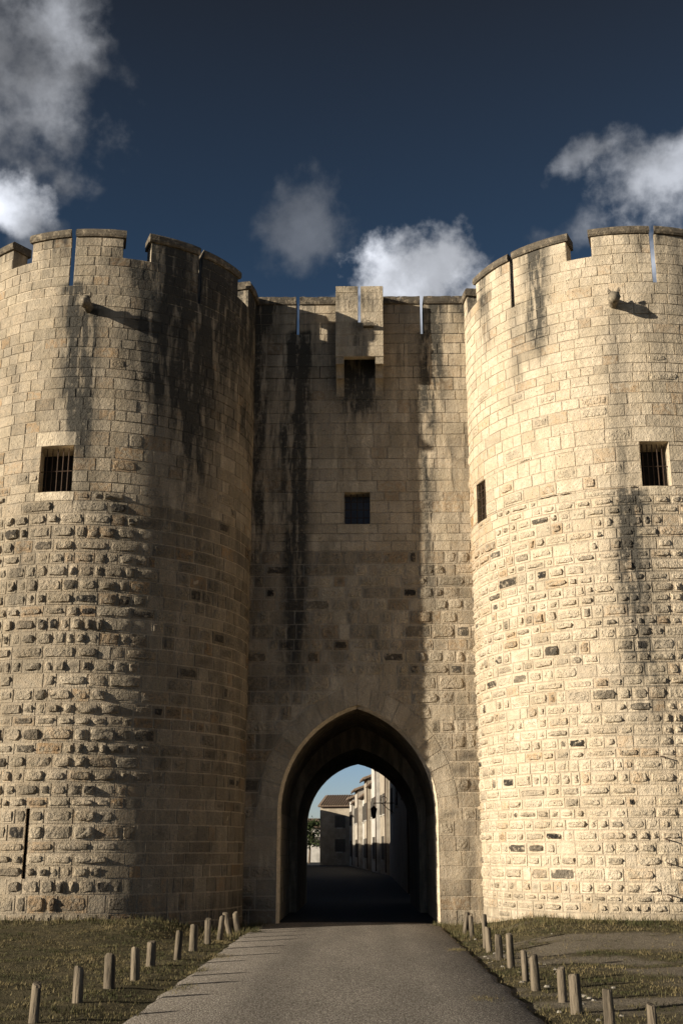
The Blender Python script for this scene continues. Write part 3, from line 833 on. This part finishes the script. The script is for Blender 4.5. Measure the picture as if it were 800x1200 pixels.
# facing stones
mas = Masonry(gate)
RING = 0.50
zl = courses(rng, 0.0, 16.20, [WINW[2], WINW[3], WINW[3] + 0.32, WINW[2] - 0.26, ZS, 14.0, 9.15], 0.26, 0.36)
zl[0] = -0.2
for j in range(len(zl) - 1):
    z0, z1 = zl[j], zl[j + 1]; zm = (z0 + z1) / 2
    iv = [(WX0, WX1)]
    if WINW[2] < zm < WINW[3]: iv = subtract(iv, WINW[0], WINW[1])
    if WINW[3] < zm < WINW[3] + 0.32 or WINW[2] - 0.26 < zm < WINW[2]: iv = subtract(iv, WINW[0] - 0.2, WINW[1] + 0.2)
    if zm > ZS:
        for s in SL: iv = subtract(iv, s - SLW, s + SLW)
    if zm > 14.0: iv = subtract(iv, BOX[0] + 0.02, BOX[1] - 0.02)
    grow = RING if zm > ARS else 0.0
    hb, ht = arch_half(z0, grow), arch_half(z1, grow)
    arch = False
    if zm > ARS - 0.01 and hb is None: pass
    elif hb is not None:
        if zm <= ARS:
            iv = subtract(iv, ARX - ARH, ARX + ARH)
        else:
            arch = True; ht_ = ht if ht is not None else 0.0
            iv = subtract(iv, ARX - (hb + ht_) / 2, ARX + (hb + ht_) / 2)
    for (p, q) in iv:
        if zm <= ARS and (abs(p - (ARX + ARH)) < 1e-3 or abs(q - (ARX - ARH)) < 1e-3): us = split_row(rng, p, q, 0.42, 0.75)
        else: us = split_row(rng, p, q, 0.30, 0.72) if zm < 9.15 else split_row(rng, p, q, 0.42, 0.95)
        for i in range(len(us) - 1):
            u0, u1 = us[i], us[i + 1]; g = rng.uniform(0.005, 0.010) if zm > 9.15 or zm < 2.6 else rng.uniform(0.010, 0.018)
            c = [[u0 + g, z0 + g], [u1 - g, z0 + g], [u1 - g, z1 - g], [u0 + g, z1 - g]]
            if arch:
                dl = (hb - ht_) / 2
                if abs(u1 - (ARX - (hb + ht_) / 2)) < 1e-4: c[1][0] -= dl; c[2][0] += dl
                if abs(u0 - (ARX + (hb + ht_) / 2)) < 1e-4: c[0][0] += dl; c[3][0] -= dl
                if c[1][0] - c[0][0] < 0.04: continue
            um = (u0 + u1) / 2; boss = 0
            if 3.0 < zm < 9.15 and rng.random() < 0.8: boss = rng.uniform(0.015, 0.05) * (1.0 if um > 1.4 else 0.5)
            elif zm < 3.0 and rng.random() < 0.25: boss = 0.015
            tone = rng.uniform(0.84, 1.04) if zm > 9.15 else rng.uniform(0.55, 0.95); black = rng.uniform(0.5, 1.0) if zm < 9.15 and rng.random() < 0.13 else 0.0
            warm = rng.uniform(0.03, 0.2) if rng.random() < 0.85 else rng.uniform(0.25, 0.55)
            mas.add(*stone_vf(rng, c, boss, wpos, stain_shade_wall, tone, warm, black))
for nm, q in (('lintel', (WINW[0] - 0.19, WINW[1] + 0.19, WINW[3], WINW[3] + 0.31)), ('sill', (WINW[0] - 0.19, WINW[1] + 0.19, WINW[2] - 0.25, WINW[2]))):
    mas.add(*stone_vf(rng, [(q[0], q[2] + .003), (q[1], q[2] + .003), (q[1], q[3] - .008), (q[0], q[3] - .008)], 0, wpos, stain_shade_wall, 1.0, 0.05, 0), name=nm, force=True)
# voussoirs of the arch ring
ang_top = math.acos(ARC / ARR); ang_top_o = math.acos(ARC / (ARR + RING))
NV = 11
for sgn in (-1, 1):
    for k in range(NV):
        f0, f1 = k / NV, (k + 1) / NV; c = []
        def pt(f, rr):
            a = f * (ang_top if rr == ARR else ang_top_o)
            return (ARX + sgn * (rr * math.cos(a) - ARC), ARS + rr * math.sin(a))
        g = 0.006 / ARR
        q = [pt(f0 + g, ARR), pt(f0 + g, ARR + RING), pt(f1 - g, ARR + RING), pt(f1 - g, ARR)]
        if sgn < 0: q = [q[1], q[0], q[3], q[2]]
        mas.add(*stone_vf(rng, q, 0, wpos, stain_shade_wall, rng.uniform(0.68, 0.92), rng.uniform(0, .2), 0), name='voussoir', force=True)
mas.finish()
# coping of the wall
xs = [WX0, -2.4, SL[0] - SLW, SL[0] + SLW, -1.1, BOX[0] + 0.03, BOX[1] - 0.03, 1.2, SL[1] - SLW, SL[1] + SLW, 2.6, WX1]
for i in range(len(xs) - 1):
    if i in (2, 5, 8): continue
    b = MB(); a, c = xs[i] + 0.006, xs[i + 1] - 0.006; n = 5
    for e in range(n + 1):
        x = a + (c - a) * e / n; jz = rng.uniform(-.012, .012)
        for (y, z) in ((YW - 0.05, 16.19), (YW - 0.07, 16.24), (YW - 0.065 + rng.uniform(-.01, .01), 16.36), (YW - 0.03, 16.42 + jz), (YW + 0.54, 16.43), (YW + 0.54, 16.19)):
            b.v.append((x, y, z)); b.t.append((1, 0.1, 0.5, 0.7))
    for e in range(n):
        for f in range(6): b.f.append((e * 6 + f, e * 6 + 6 + f, e * 6 + 6 + (f + 1) % 6, e * 6 + (f + 1) % 6))
    b.f += [tuple(range(6)), tuple(n * 6 + 5 - f for f in range(6))]
    b.build('coping_slab', M_COPING, gate)
# projecting box over the gate
bx0, bx1, byf, bz0, bz1 = BOX; bs = 0.06; sw2 = 0.036
b = MB(); T4 = lambda vv: [(0.95, 0, 0.35 + 0.3 * smooth01(q[2], 15.6, 16.4), 0) for q in vv]
for (a, c, y0, y1, z0, z1) in ((bx0, bs - sw2, byf + .007, byf + .2, bz0, bz1 - .02), (bs + sw2, bx1, byf + .007, byf + .2, bz0, bz1 - .02), (bs - sw2, bs + sw2, byf + .009, byf + .198, bz0 + .002, 15.32),
                               (bx0 + .002, bx0 + .17, byf + .2, YW + .1, bz0, bz1 - .02), (bx1 - .17, bx1 - .002, byf + .2, YW + .1, bz0, bz1 - .02)):
    vv, ff = box_vf(a, c, y0, y1, z0, z1); b.add(vv, ff, T4(vv))
bo = b.build('machicolation', M_STONE, gate)
bzl = [bz0, 14.62, 14.95, 15.32, 15.62, 15.98, 16.2, bz1]
def bpos(u, v, d): return (u, byf - d, v)
def bst(u, v): return min(1.3, 0.32 + 0.9 * smooth01(v, 15.5, 16.3) * (0.6 + fbm(u * 3, v * 2)) + (0.5 if abs(u - bs) < .15 and v < 15.4 else 0))
for j in range(len(bzl) - 1):
    z0, z1 = bzl[j], bzl[j + 1]
    segs = [(bx0, bs - sw2), (bs + sw2, bx1)] if z0 > 15.3 else [(bx0, rng.uniform(-0.1, 0.2)), (None, bx1)]
    if segs[1][0] is None: segs[1] = (segs[0][1], bx1)
    for (a, c) in segs:
        cut = [a, c] if rng.random() < 0.6 else [a, a + (c - a) * rng.uniform(.35, .65), c]
        for i in range(len(cut) - 1):
            V, Fc, C, SM = stone_vf(rng, [(cut[i] + .006, z0 + .006), (cut[i + 1] - .006, z0 + .006), (cut[i + 1] - .006, z1 - .006), (cut[i] + .006, z1 - .006)], 0, bpos, bst, rng.uniform(.9, 1.03), .08, 0)
            build('stone', V, Fc, M_STONE, bo, tint=C, smooth=SM)
for (a, c) in ((bx0 + .01, bx0 + .22), (bx1 - .22, bx1 - .01)):       # stepped, rounded corbels
    k = MB(); pr = [(byf + .02, 14.318), (byf + .02, 14.12)]
    for i in range(6): th = i / 5 * math.pi / 2; pr.append((byf + .02 + 0.33 * math.sin(th) * 1.0, 14.12 - 0.28 * (1 - math.cos(th)) - 0.0))
    for i in range(1, 6): th = i / 5 * math.pi / 2; pr.append((byf + .35 + 0.34 * math.sin(th), 13.84 - 0.38 * (1 - math.cos(th))))
    pr += [(YW + .03, 13.46), (YW + .03, 14.318)]
    n = len(pr); k.v = [(a, y, z) for y, z in pr] + [(c, y, z) for y, z in pr]
    k.f = [tuple(range(n)), tuple(range(2 * n - 1, n - 1, -1))] + [(i, n + i, n + (i + 1) % n, (i + 1) % n) for i in range(n)]
    k.t = [(0.9, 0, 0.35, 0.2)] * (2 * n); k.build('corbel', M_STONE, gate)
k = MB(); k.box(0.16, 0.44, byf - 0.16, byf + 0.02, 15.15, 15.24); k.t = [(0.5, 0.1, 0.6, 0.5)] * 8; hk = k.build('bracket_stone', M_STONE, bo)
k = MB(); k.tube([(0.30 + .06 * math.cos(q), byf - 0.1, 15.27 + .05 * math.sin(q)) for q in np.linspace(0, 2 * math.pi, 11)], 0.008, 5, cap=False); k.build('iron_ring', M_IRON, bo)


# chamfered moulding round the mouth of the arch
for sgn in (-1, 1):
    k = MB(); zz = list(np.linspace(-0.2, ARS, 6)) + [ARS + ARR * math.sin(q) for q in np.linspace(0.06, ang_top, 14)]
    for z in zz:
        hw = arch_half(min(z, apex - 1e-4)) or 0.0; hw2 = max(0.0, (arch_half(min(z, apex - 1e-4), -0.075) or 0.0))
        for (h_, y) in ((hw + 0.004, YW - 0.004), (hw2, YW + 0.15), (hw + 0.004, YW + 0.30)): k.v.append((ARX + sgn * h_, y, z)); k.t.append((1.05, 0.0, 0.0, 0))
    for i in range(len(zz) - 1):
        for e in range(2): k.f.append((i * 3 + e, i * 3 + e + 1, i * 3 + 4 + e, i * 3 + 3 + e))
    k.build('arch_moulding', M_STONE, gate)


# passage: two lengths of pointed vault, the inner one narrower and lower
def vault_line(hw, spring, apx, n=12):
    rise = apx - spring; c = (rise * rise - hw * hw) / (2 * hw); r = hw + c; top = math.acos(max(-1, min(1, c / r)))
    L = [(-hw, -0.3), (-hw, spring * 0.5)] + [(-(r * math.cos(top * i / n) - c), spring + r * math.sin(top * i / n)) for i in range(n + 1)]
    return [(ARX + x, z) for x, z in L] + [(ARX - x, z) for x, z in reversed(L[:-1])]


LA = vault_line(ARH + 0.012, ARS, apex + 0.012); LB = vault_line(1.74, 2.45, 4.56)
YM, YE = 34.4, 41.0


def loft(mb, A_, ya, B_, yb, ny=6):
    n = len(A_); base = len(mb.v)
    for j in range(ny + 1):
        s = j / ny
        for (p, q) in zip(A_, B_): mb.v.append((p[0] * (1 - s) + q[0] * s, ya + (yb - ya) * s, p[1] * (1 - s) + q[1] * s)); mb.t.append((0.85, 0.05, 0.72, 0))  # heavy stain value stands in for the shade inside the passage
    for j in range(ny):
        for i in range(n - 1): k = base + j * n + i; mb.f.append((k, k + n, k + n + 1, k + 1))


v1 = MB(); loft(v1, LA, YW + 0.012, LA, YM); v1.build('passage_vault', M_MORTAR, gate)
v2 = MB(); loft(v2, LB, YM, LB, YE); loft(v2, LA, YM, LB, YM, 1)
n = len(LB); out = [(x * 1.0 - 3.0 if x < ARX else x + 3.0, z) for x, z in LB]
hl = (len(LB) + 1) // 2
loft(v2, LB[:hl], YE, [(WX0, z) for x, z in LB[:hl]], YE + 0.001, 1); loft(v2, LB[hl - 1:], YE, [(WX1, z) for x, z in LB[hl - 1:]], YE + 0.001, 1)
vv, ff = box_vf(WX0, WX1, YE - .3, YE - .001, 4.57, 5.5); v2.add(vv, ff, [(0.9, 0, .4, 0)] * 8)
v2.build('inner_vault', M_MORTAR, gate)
mr = Masonry(gate); rj = random.Random(5)
zj = courses(rj, 0, ARS, [], 0.3, 0.42); zj[0] = -0.2
for j in range(len(zj) - 1):
    for sgn in (-1, 1):
        us = split_row(rj, YW, YM, 0.4, 0.8)
        for i in range(len(us) - 1):
            u0, u1 = us[i] + .006, us[i + 1] - .006; a0, a1 = zj[j] + .006, zj[j + 1] - .006
            if sgn < 0: mp = lambda u, v, d: (ARX - ARH + d, u, v); qd = [(u0, a0), (u1, a0), (u1, a1), (u0, a1)]
            else: mp = lambda u, v, d: (ARX + ARH - d, -u, v); qd = [(-u1, a0), (-u0, a0), (-u0, a1), (-u1, a1)]
            mr.add(*stone_vf(rj, qd, 0, mp, lambda u, v: 0.15 + 0.5 * smooth01(abs(u), YW + .3, YW + 2.2), rj.uniform(.9, 1.02), .05, 0, thick=0.02, rough=0.003), name='jamb_stone')  # jambs darken with depth into the passage
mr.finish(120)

# ------------------------------------------------------------------ ramparts on both sides of the towers
for x0, x1, lab in ((-95, -9.9, 'lower limestone rampart running off beyond the shaded round tower'), (10.3, 80, 'lower limestone rampart running off beyond the sunlit round tower')):
    b = MB(); b.box(x0, x1, YW + 0.6, YW + 3.0, -0.3, 9.4); b.t = [(0.95, 0.05, 0.15, 0)] * 8
    rw = thing('rampart', ((x0 + x1) / 2, YW + 1.8, 0), lab, 'wall', 'town ramparts')
    b.build('wall', M_STONE, rw)
    x = x0
    while x + 2.2 < x1:
        k = MB(); k.box(x, x + 2.0, YW + 0.6, YW + 1.1, 9.39, 11.0); k.t = [(0.95, 0.05, 0.3, 0)] * 8; k.build('merlon', M_STONE, rw); x += 2.9


# ------------------------------------------------------------------ town houses seen through the archway
def house(p, q, depth, eave, ridge, mat, label, wins, seed, over=0.35, name='town_house', group='houses inside the town'):
    """facade from p to q (its front looks to the left of the way p->q), box behind it, tiled roof sloping to the facade"""
    rg = random.Random(seed); P, Q = Vector((p[0], p[1], 0)), Vector((q[0], q[1], 0)); L = (Q - P).length; d = (Q - P) / L
    back = Vector((d.y, -d.x, 0)); root = thing(name, tuple((P + Q) / 2), label, 'house', group)
    W3 = lambda u, k, z: tuple(P + d * u + back * k + Vector((0, 0, z)))
    b = MB(); v = [W3(u, k, z) for z in (-0.2, eave) for (u, k) in ((0, 0), (L, 0), (L, depth), (0, depth))]
    v += [W3(0, depth / 2, ridge), W3(L, depth / 2, ridge)]
    b.add(v, [(0, 4, 5, 1)[::-1], (1, 5, 9, 6, 2)[::-1], (2, 6, 7, 3)[::-1], (3, 7, 8, 4, 0)[::-1]]); b.build('wall', mat, root)
    sl = Vector((0, 0, ridge - eave)) + back * (depth / 2); 
    r = MB()
    for s in (0, 1):
        k0, k1 = (-over, depth / 2) if s == 0 else (depth + over, depth / 2)
        ze = eave - over * (ridge - eave) / (depth / 2)
        a = [W3(-0.2, k0, ze), W3(L + 0.2, k0, ze), W3(L + 0.2, k1, ridge), W3(-0.2, k1, ridge)]
        r.add(a + [(x, y, z + 0.12) for x, y, z in a], [(0, 1, 2, 3), (7, 6, 5, 4), (0, 4, 5, 1), (1, 5, 6, 2), (2, 6, 7, 3), (3, 7, 4, 0)])
    ro = r.build('roof', M_TILE, root)
    nt = max(2, int(L / 0.28))
    for s in range(min(nt, 60)):                          # cover tiles running down the front slope
        u = (s + 0.5) * L / nt; ze = eave - over * (ridge - eave) / (depth / 2)
        t = MB(); t.tube([W3(u, -over - 0.05, ze + 0.13), W3(u, depth / 2, ridge + 0.13)], 0.085, 6); t.build('tile_row', M_TILE, ro)
    m = MB(); m.tube([W3(0.15, -0.07, 0.1), W3(0.15, -0.07, eave - 0.25)], 0.05, 6); m.build('downpipe', M_IRON, root)
    m = MB(); m.tube([W3(-0.1, -over - 0.04, eave - over * (ridge - eave) / (depth / 2)), W3(L + 0.1, -over - 0.04, eave - over * (ridge - eave) / (depth / 2))], 0.06, 6); m.build('gutter', M_IRON, root)
    for (u, z, ww, hh) in wins:
        m = MB(); v = []
        for k in (-0.05, 0.12):
            v += [W3(u - ww / 2, k, z), W3(u + ww / 2, k, z), W3(u + ww / 2, k, z + hh), W3(u - ww / 2, k, z + hh)]
        m.add(v, [(0, 1, 2, 3), (0, 4, 5, 1), (1, 5, 6, 2), (2, 6, 7, 3), (3, 7, 4, 0)]); wo_ = m.build('window', M_SHUT, root)
        m = MB(); v = [W3(a_, k, zz_) for zz_ in (z - 0.12, z - 0.004) for (a_, k) in ((u - ww * .6, -0.14), (u + ww * .6, -0.14), (u + ww * .6, 0.05), (u - ww * .6, 0.05))]
        m.add(v, box_vf(0, 1, 0, 1, 0, 1)[1]); m.build('sill', M_PLASTER3, wo_)
        for s in (-1, 1):
            c = u + s * ww * 0.76; m = MB(); v = []
            for k in (-0.09, -0.003): v += [W3(c - ww * .24, k, z), W3(c + ww * .24, k, z), W3(c + ww * .24, k, z + hh), W3(c - ww * .24, k, z + hh)]
            m.add(v, [(0, 1, 2, 3), (0, 4, 5, 1), (1, 5, 6, 2), (2, 6, 7, 3), (3, 7, 4, 0)]); m.build('shutter', M_SHUT, wo_)
    return root


# right-hand row, running away and veering left; the row's own front looks left
def row(x, y): return (x - 0.0625 * (y - 88), y)
house((1.95, 46.0), (2.15, 86.0), 7, 8.2, 9.6, M_PLASTER2, 'shaded ochre house on the right just inside the gate', [(8, 4, .9, 1.5), (18, 4, .9, 1.5), (30, 4, .9, 1.5)], 1)
ys = [88, 94, 99.5, 106, 111, 118, 124, 130, 136]; ev = [7.9, 8.6, 7.2, 7.9, 6.7, 7.5, 6.6, 7.2]
mats = [M_PLASTER2, M_PLASTER3, M_PLASTER, M_PLASTER2, M_PLASTER3, M_PLASTER, M_PLASTER2, M_PLASTER3]
labs = ['ochre house next to the dark one at the near end of the sunlit row', 'tallest pale house of the sunlit row on the street', 'lower cream house just beyond the tallest house of the sunlit row',
        'ochre house in the middle of the sunlit row', 'low pale house past the middle of the sunlit row', 'cream house third from the far end of the sunlit row',
        'low ochre house second from the far end of the sunlit row', 'pale house at the far end of the sunlit row']
for i in range(8):
    o_ = (0.0, -0.25, 0.15, -0.1, 0.2, -0.2, 0.1, -0.1)[i]
    a, b_ = row(2.0 + o_, ys[i] + 0.05), row(2.0 + o_, ys[i + 1] - 0.05); L = ys[i + 1] - ys[i]
    house(a, b_, 7, ev[i], ev[i] + 1.3, mats[i], labs[i], [(L * .28, 4.3, .7, 1.5), (L * .74, 4.3, .7, 1.5), (L * .5, 1.0, .8, 1.7)], 10 + i)
house((-0.6, 139), (-4.6, 140), 6, 6.7, 7.9, M_PLASTER2, 'grey fronted house with tiled eaves closing the view at the street bend', [(1.7, 4.2, .6, 1.4), (1.7, 1.5, .6, 1.4)], 21)
house((-5.2, 172), (-7.6, 172), 6, 4.9, 6.0, M_PLASTER3, 'small pale house farthest away at the left of the street', [(1.2, 2.4, .7, 1.1)], 22)
# left-hand row: unseen houses added to cast shade on the street
house((-4.3, 60), (-4.3, 42.0), 7, 8.6, 10.0, M_PLASTER, 'unseen tall cream house on the left just inside the gate', [(4, 4.5, .9, 1.5), (10, 4.5, .9, 1.5)], 31)
house((-4.5, 77), (-4.3, 60.1), 7, 8.4, 9.8, M_PLASTER2, 'unseen ochre house on the left second from the gate', [(4, 4.5, .9, 1.5), (12, 4.5, .9, 1.5)], 32)
house((-9.6, 128), (-6.4, 77.3), 5, 3.9, 5.0, M_PLASTER, 'unseen long low house lining the left of the street', [(10, 1.3, .9, 1.3), (30, 1.3, .9, 1.3)], 33)
house((-8.0, 137), (-7.7, 126.5), 5, 7.0, 7.6, M_PLASTER2, 'unseen ochre house on the left before the street bends', [(4, 4.2, .9, 1.4)], 34)
# street lantern on an iron bracket
ln = thing('street_lantern', (2.0, 70, 3.2), 'black wall lantern on a scrolled iron bracket over the town street', 'street lamp')
k = MB(); k.tube([(2.1, 70, 4.35), (0.85, 70, 4.35)], 0.03, 6); k.tube([(2.1, 70, 3.75), (1.7, 70, 4.0), (1.35, 70, 4.32)], 0.025, 6)
k.tube([(1.45 + .18 * math.cos(q), 70, 4.55 + .18 * math.sin(q)) for q in np.linspace(-1.5, 3.6, 10)], 0.02, 5); k.build('bracket', M_IRON, ln)
k = MB(); k.tube([(0.85, 70, 4.35), (0.85, 70, 4.18)], 0.015, 5); k.tube([(0.85, 70, 4.2), (0.85, 70, 4.12), (0.85, 70, 4.0)], [0.03, 0.1, 0.24], 6); k.build('lamp_hood', M_IRON, ln)
k = MB(); k.tube([(0.85, 70, 4.0), (0.85, 70, 3.55)], [0.20, 0.12], 6); k.build('lantern_glass', simple('old_glass', (0.05, 0.05, 0.05), (0.08, 0.08, 0.08), 5, 0.3), ln)
k = MB(); k.tube([(0.85, 70, 3.56), (0.85, 70, 3.46)], [0.13, 0.04], 6); k.build('lamp_base', M_IRON, ln)


def tree(x, y, h, r, label, seed, z0=0):
    rg = random.Random(seed); root = thing('tree', (x, y, z0), label, 'tree', 'trees inside the town')
    k = MB(); k.tube([(x, y, z0 - .2), (x + .1, y, z0 + h * .3), (x, y + .1, z0 + h * .6), (x + .15, y, z0 + h * .85)], [.18, .14, .09, .03], 7)
    for i in range(6):
        a = rg.uniform(0, 6.28); k.tube([(x, y, z0 + h * rg.uniform(.3, .6)), (x + r * .7 * math.cos(a), y + r * .7 * math.sin(a), z0 + h * rg.uniform(.6, .9))], [.07, .02], 5)
    k.build('trunk', M_BARK, root)
    c = MB(); cl = [(x + rg.gauss(0, r * .45), y + rg.gauss(0, r * .45), z0 + h * rg.uniform(.42, .95)) for _ in range(26)]
    for _ in range(1800):
        q = rg.choice(cl); p = Vector((q[0] + rg.gauss(0, r * .2), q[1] + rg.gauss(0, r * .2), q[2] + rg.gauss(0, h * .05)))
        a = Vector((rg.gauss(0, 1), rg.gauss(0, 1), rg.gauss(0, 1))).normalized() * .16; b_ = a.orthogonal().normalized() * .08
        c.add([p - a, p + b_, p + a, p - b_], [(0, 1, 2, 3)])
    c.build('crown', M_LEAF, root)


tree(-6.7, 160, 5.4, 1.5, 'dark leafy tree at the left end of the town street', 3)

# ------------------------------------------------------------------ wooden posts along the road
def post(x, y, h, rad, lean, azl_, label, group, seed):
    rg = random.Random(seed); z0 = ground_z(x, y); n = 12; k = MB()
    ax_ = Vector((math.sin(lean) * math.cos(azl_), math.sin(lean) * math.sin(azl_), math.cos(lean)))
    sx_ = Vector((1, 0, 0)); sx_ = (sx_ - ax_ * sx_.dot(ax_)).normalized(); sy_ = ax_.cross(sx_)
    lob = [1 + rg.uniform(-.16, .12) for _ in range(n)]
    slope = rg.uniform(-.5, .5); sa = rg.uniform(0, 6.28)
    hs = [-0.12, 0.02, h * .35, h * .7, h - .018, h]
    for i, hh in enumerate(hs):
        rr = rad * (1.06 - 0.10 * hh / h) * (0.86 if i == 5 else 1)
        for j in range(n):
            th = 2 * math.pi * j / n; r_ = rr * (lob[j] + rg.uniform(-.03, .03))
            dz = slope * rad * math.cos(th - sa) if i >= 4 else 0
            k.v.append(tuple(Vector((x, y, z0)) + ax_ * (hh + dz) + sx_ * (r_ * math.cos(th)) + sy_ * (r_ * math.sin(th))))
    for i in range(len(hs) - 1):
        for j in range(n): k.f.append((i * n + j, i * n + (j + 1) % n, (i + 1) * n + (j + 1) % n, (i + 1) * n + j))
    k.v.append(tuple(Vector((x, y, z0)) + ax_ * (h + .004))); c = len(k.v) - 1
    for j in range(n): k.f.append((5 * n + j, 5 * n + (j + 1) % n, c))
    o = k.build('wooden_post', M_WOOD, smooth=[q < 4 * n for q in range(len(k.f))], origin=(x, y, z0)); tag(o, label, 'post', group)
    return o


ORD = ['nearest', 'second', 'third', 'fourth', 'fifth', 'sixth', 'seventh', 'eighth', 'ninth', 'tenth', 'eleventh', 'twelfth']
PL = [(-3.35, 12.79), (-3.26, 14.3), (-3.17, 15.65), (-3.07, 16.85), (-3.19, 18.78), (-2.96, 19.93), (-2.93, 21.58), (-2.87, 23.12), (-2.78, 24.3), (-2.70, 25.5), (-2.62, 26.3)]
HL = [.40, .40, .42, .44, .38, .47, .46, .47, .48, .50, .46]; LL = [.03, .02, .02, .04, .05, .06, .03, .03, .09, .24, .17]
for i, (x, y) in enumerate(PL):
    lab = ('%s wooden post from the viewer along the grassy left edge of the road' % ORD[i]) if i else 'nearest wooden post on the grassy left edge of the road'
    if i == 9: lab = 'tenth wooden post on the left edge of the road, leaning left most of all'
    if i == 10: lab = 'last wooden post on the left edge of the road, closest to the archway'
    post(x, y, HL[i] * .95, (.050, .064, .072, .060, .066, .058, .070, .064, .060, .062, .058)[i], LL[i], 3.14 if i > 8 else (0.0 if i == 8 else 1.0 + i), lab, 'posts along the left road edge', 100 + i)
PR = [(2.68, 11.5), (2.43, 12.18), (2.35, 13.58), (2.38, 14.62), (2.24, 15.83), (2.25, 16.82), (2.29, 18.73), (2.26, 20.01), (2.26, 21.48), (2.29, 22.4), (2.24, 24.5), (2.23, 25.97)]
HR = [.36, .42, .43, .40, .44, .43, .52, .42, .44, .62, .47, .48]; LR = [.02, .03, .03, .02, .05, .05, .03, .02, .06, .03, .06, .13]
for i, (x, y) in enumerate(PR):
    lab = ('%s wooden post from the viewer along the sandy right edge of the road' % ORD[i]) if i else 'nearest wooden post on the sandy right edge of the road, cut by the frame'
    if i == 9: lab = 'tallest thin wooden post on the right edge of the road near the tower'
    if i == 11: lab = 'last wooden post on the right edge of the road, leaning, closest to the archway'
    post(x, y, HR[i] * .93, .050 + .012 * ((i * 7) % 5) / 4 - .008 * (i in (9, 5)), LR[i], 0.0 if i == 11 else 2.6, lab, 'posts along the right road edge', 200 + i)

# ------------------------------------------------------------------ grass
rg = np.random.default_rng(7)
pts = []


def scatter(n, x0, x1, y0, y1, dens):
    xs = rg.uniform(x0, x1, n); ys_ = rg.uniform(y0, y1, n); keep = rg.uniform(0, 1, n)
    for x, y, k in zip(xs, ys_, keep):
        if k < dens(x, y): pts.append((x, y))


def outside_towers(x, y):
    return all((x - c[0]) ** 2 + (y - c[1]) ** 2 > (c[2] + 0.03) ** 2 for c in TOW.values()) and y < 28.95


def dens_l(x, y):
    edge = ROAD_X0 - 0.02 + 0.22 * fbm(3.0, y * 1.1)
    if x > edge or not outside_towers(x, y): return 0
    return max(0.05, 0.42 + 0.75 * fbm(x * 1.3, y * 1.3, 2) + 0.5 * fbm(x * 5, y * 6, 8))


def dens_r(x, y):
    edge = ROAD_X1 + 0.03 + 0.16 * fbm(7.0, y * 1.1)
    if x < edge or not outside_towers(x, y): return 0
    t = turf(x, y) + 0.5 * fbm(x * 4, y * 5, 3.3); return max(0.07, (t - 0.42) * 1.3)


scatter(52000, -11.5, -2.2, 10.5, 28.9, dens_l)
scatter(46000, 1.8, 11.5, 10.5, 28.9, dens_r)
for (cx_, cy_, r_, n_) in ((1.72, 21.6, .13, 90), (1.45, 14.6, .14, 120), (-2.30, 26.2, .16, 90), (-2.25, 20.2, .2, 120), (-2.3, 15.7, .2, 90), (-2.35, 18.0, .2, 90), (1.95, 28.5, .22, 160), (-2.4, 28.4, .3, 160)):
    for _ in range(n_): pts.append((cx_ + rg.normal(0, r_ * .6), cy_ + rg.normal(0, r_ * 1.1)))
V = []; Fc = []; T_ = []
for (x, y) in pts:
    z = ground_z(x, y) - 0.005; nb = 3
    if ROAD_X0 < x < ROAD_X1: z = 0.0
    dry = min(1, max(0, 0.45 + 0.75 * fbm(x * 0.8, y * 0.9, 9) + rg.normal(0, .2)))
    tall = 0.6 + 0.8 * max(0, fbm(x * 1.7, y * 1.7, 6)) + (1.3 if y > 24.3 and rg.random() < .45 else 0)
    for _ in range(nb):
        a = rg.uniform(0, 6.283); L = rg.uniform(.03, .075) * tall; ln_ = rg.uniform(.2, 1.1); wd = rg.uniform(.004, .008)
        dx, dy = math.cos(a), math.sin(a); ox, oy = rg.normal(0, .03, 2); k = len(V)
        V.append((x + ox - dy * wd, y + oy + dx * wd, z)); V.append((x + ox + dy * wd, y + oy - dx * wd, z))
        V.append((x + ox + dx * L * ln_ * .8, y + oy + dy * L * ln_ * .8, z + L))
        Fc.append((k, k + 1, k + 2)); T_ += [(dry, 0, 0, 0)] * 3
g = build('grass', V, Fc, M_GRASS, tint=T_, origin=(0, 20, 0), kind='stuff')
tag(g, 'short dry grass on both verges of the road', 'grass')
# pale stones trodden into the right verge
peb = MB(); rp = random.Random(9)
for _ in range(70):
    y = rp.uniform(12, 27); x = rp.uniform(2.05, 3.0) if rp.random() < .7 else rp.uniform(2.2, 8)
    if not outside_towers(x, y): continue
    s = rp.uniform(.012, .05); z = ground_z(x, y); n = 6
    ring = [(x + s * rp.uniform(.7, 1.2) * math.cos(q * 6.283 / n), y + s * rp.uniform(.7, 1.2) * math.sin(q * 6.283 / n), z - .005) for q in range(n)]
    top = [(x + (p[0] - x) * .6, y + (p[1] - y) * .6, z + s * rp.uniform(.25, .5)) for p in ring]
    peb.add(ring + top, [(q, (q + 1) % n, n + (q + 1) % n, n + q) for q in range(n)] + [tuple(range(n, 2 * n))])
o = peb.build('gravel', simple('pale_pebble', (0.18, 0.155, 0.125), (0.28, 0.25, 0.20), 20), kind='stuff', origin=(3, 20, 0))
tag(o, 'scattered pale stones on the right verge', 'gravel')
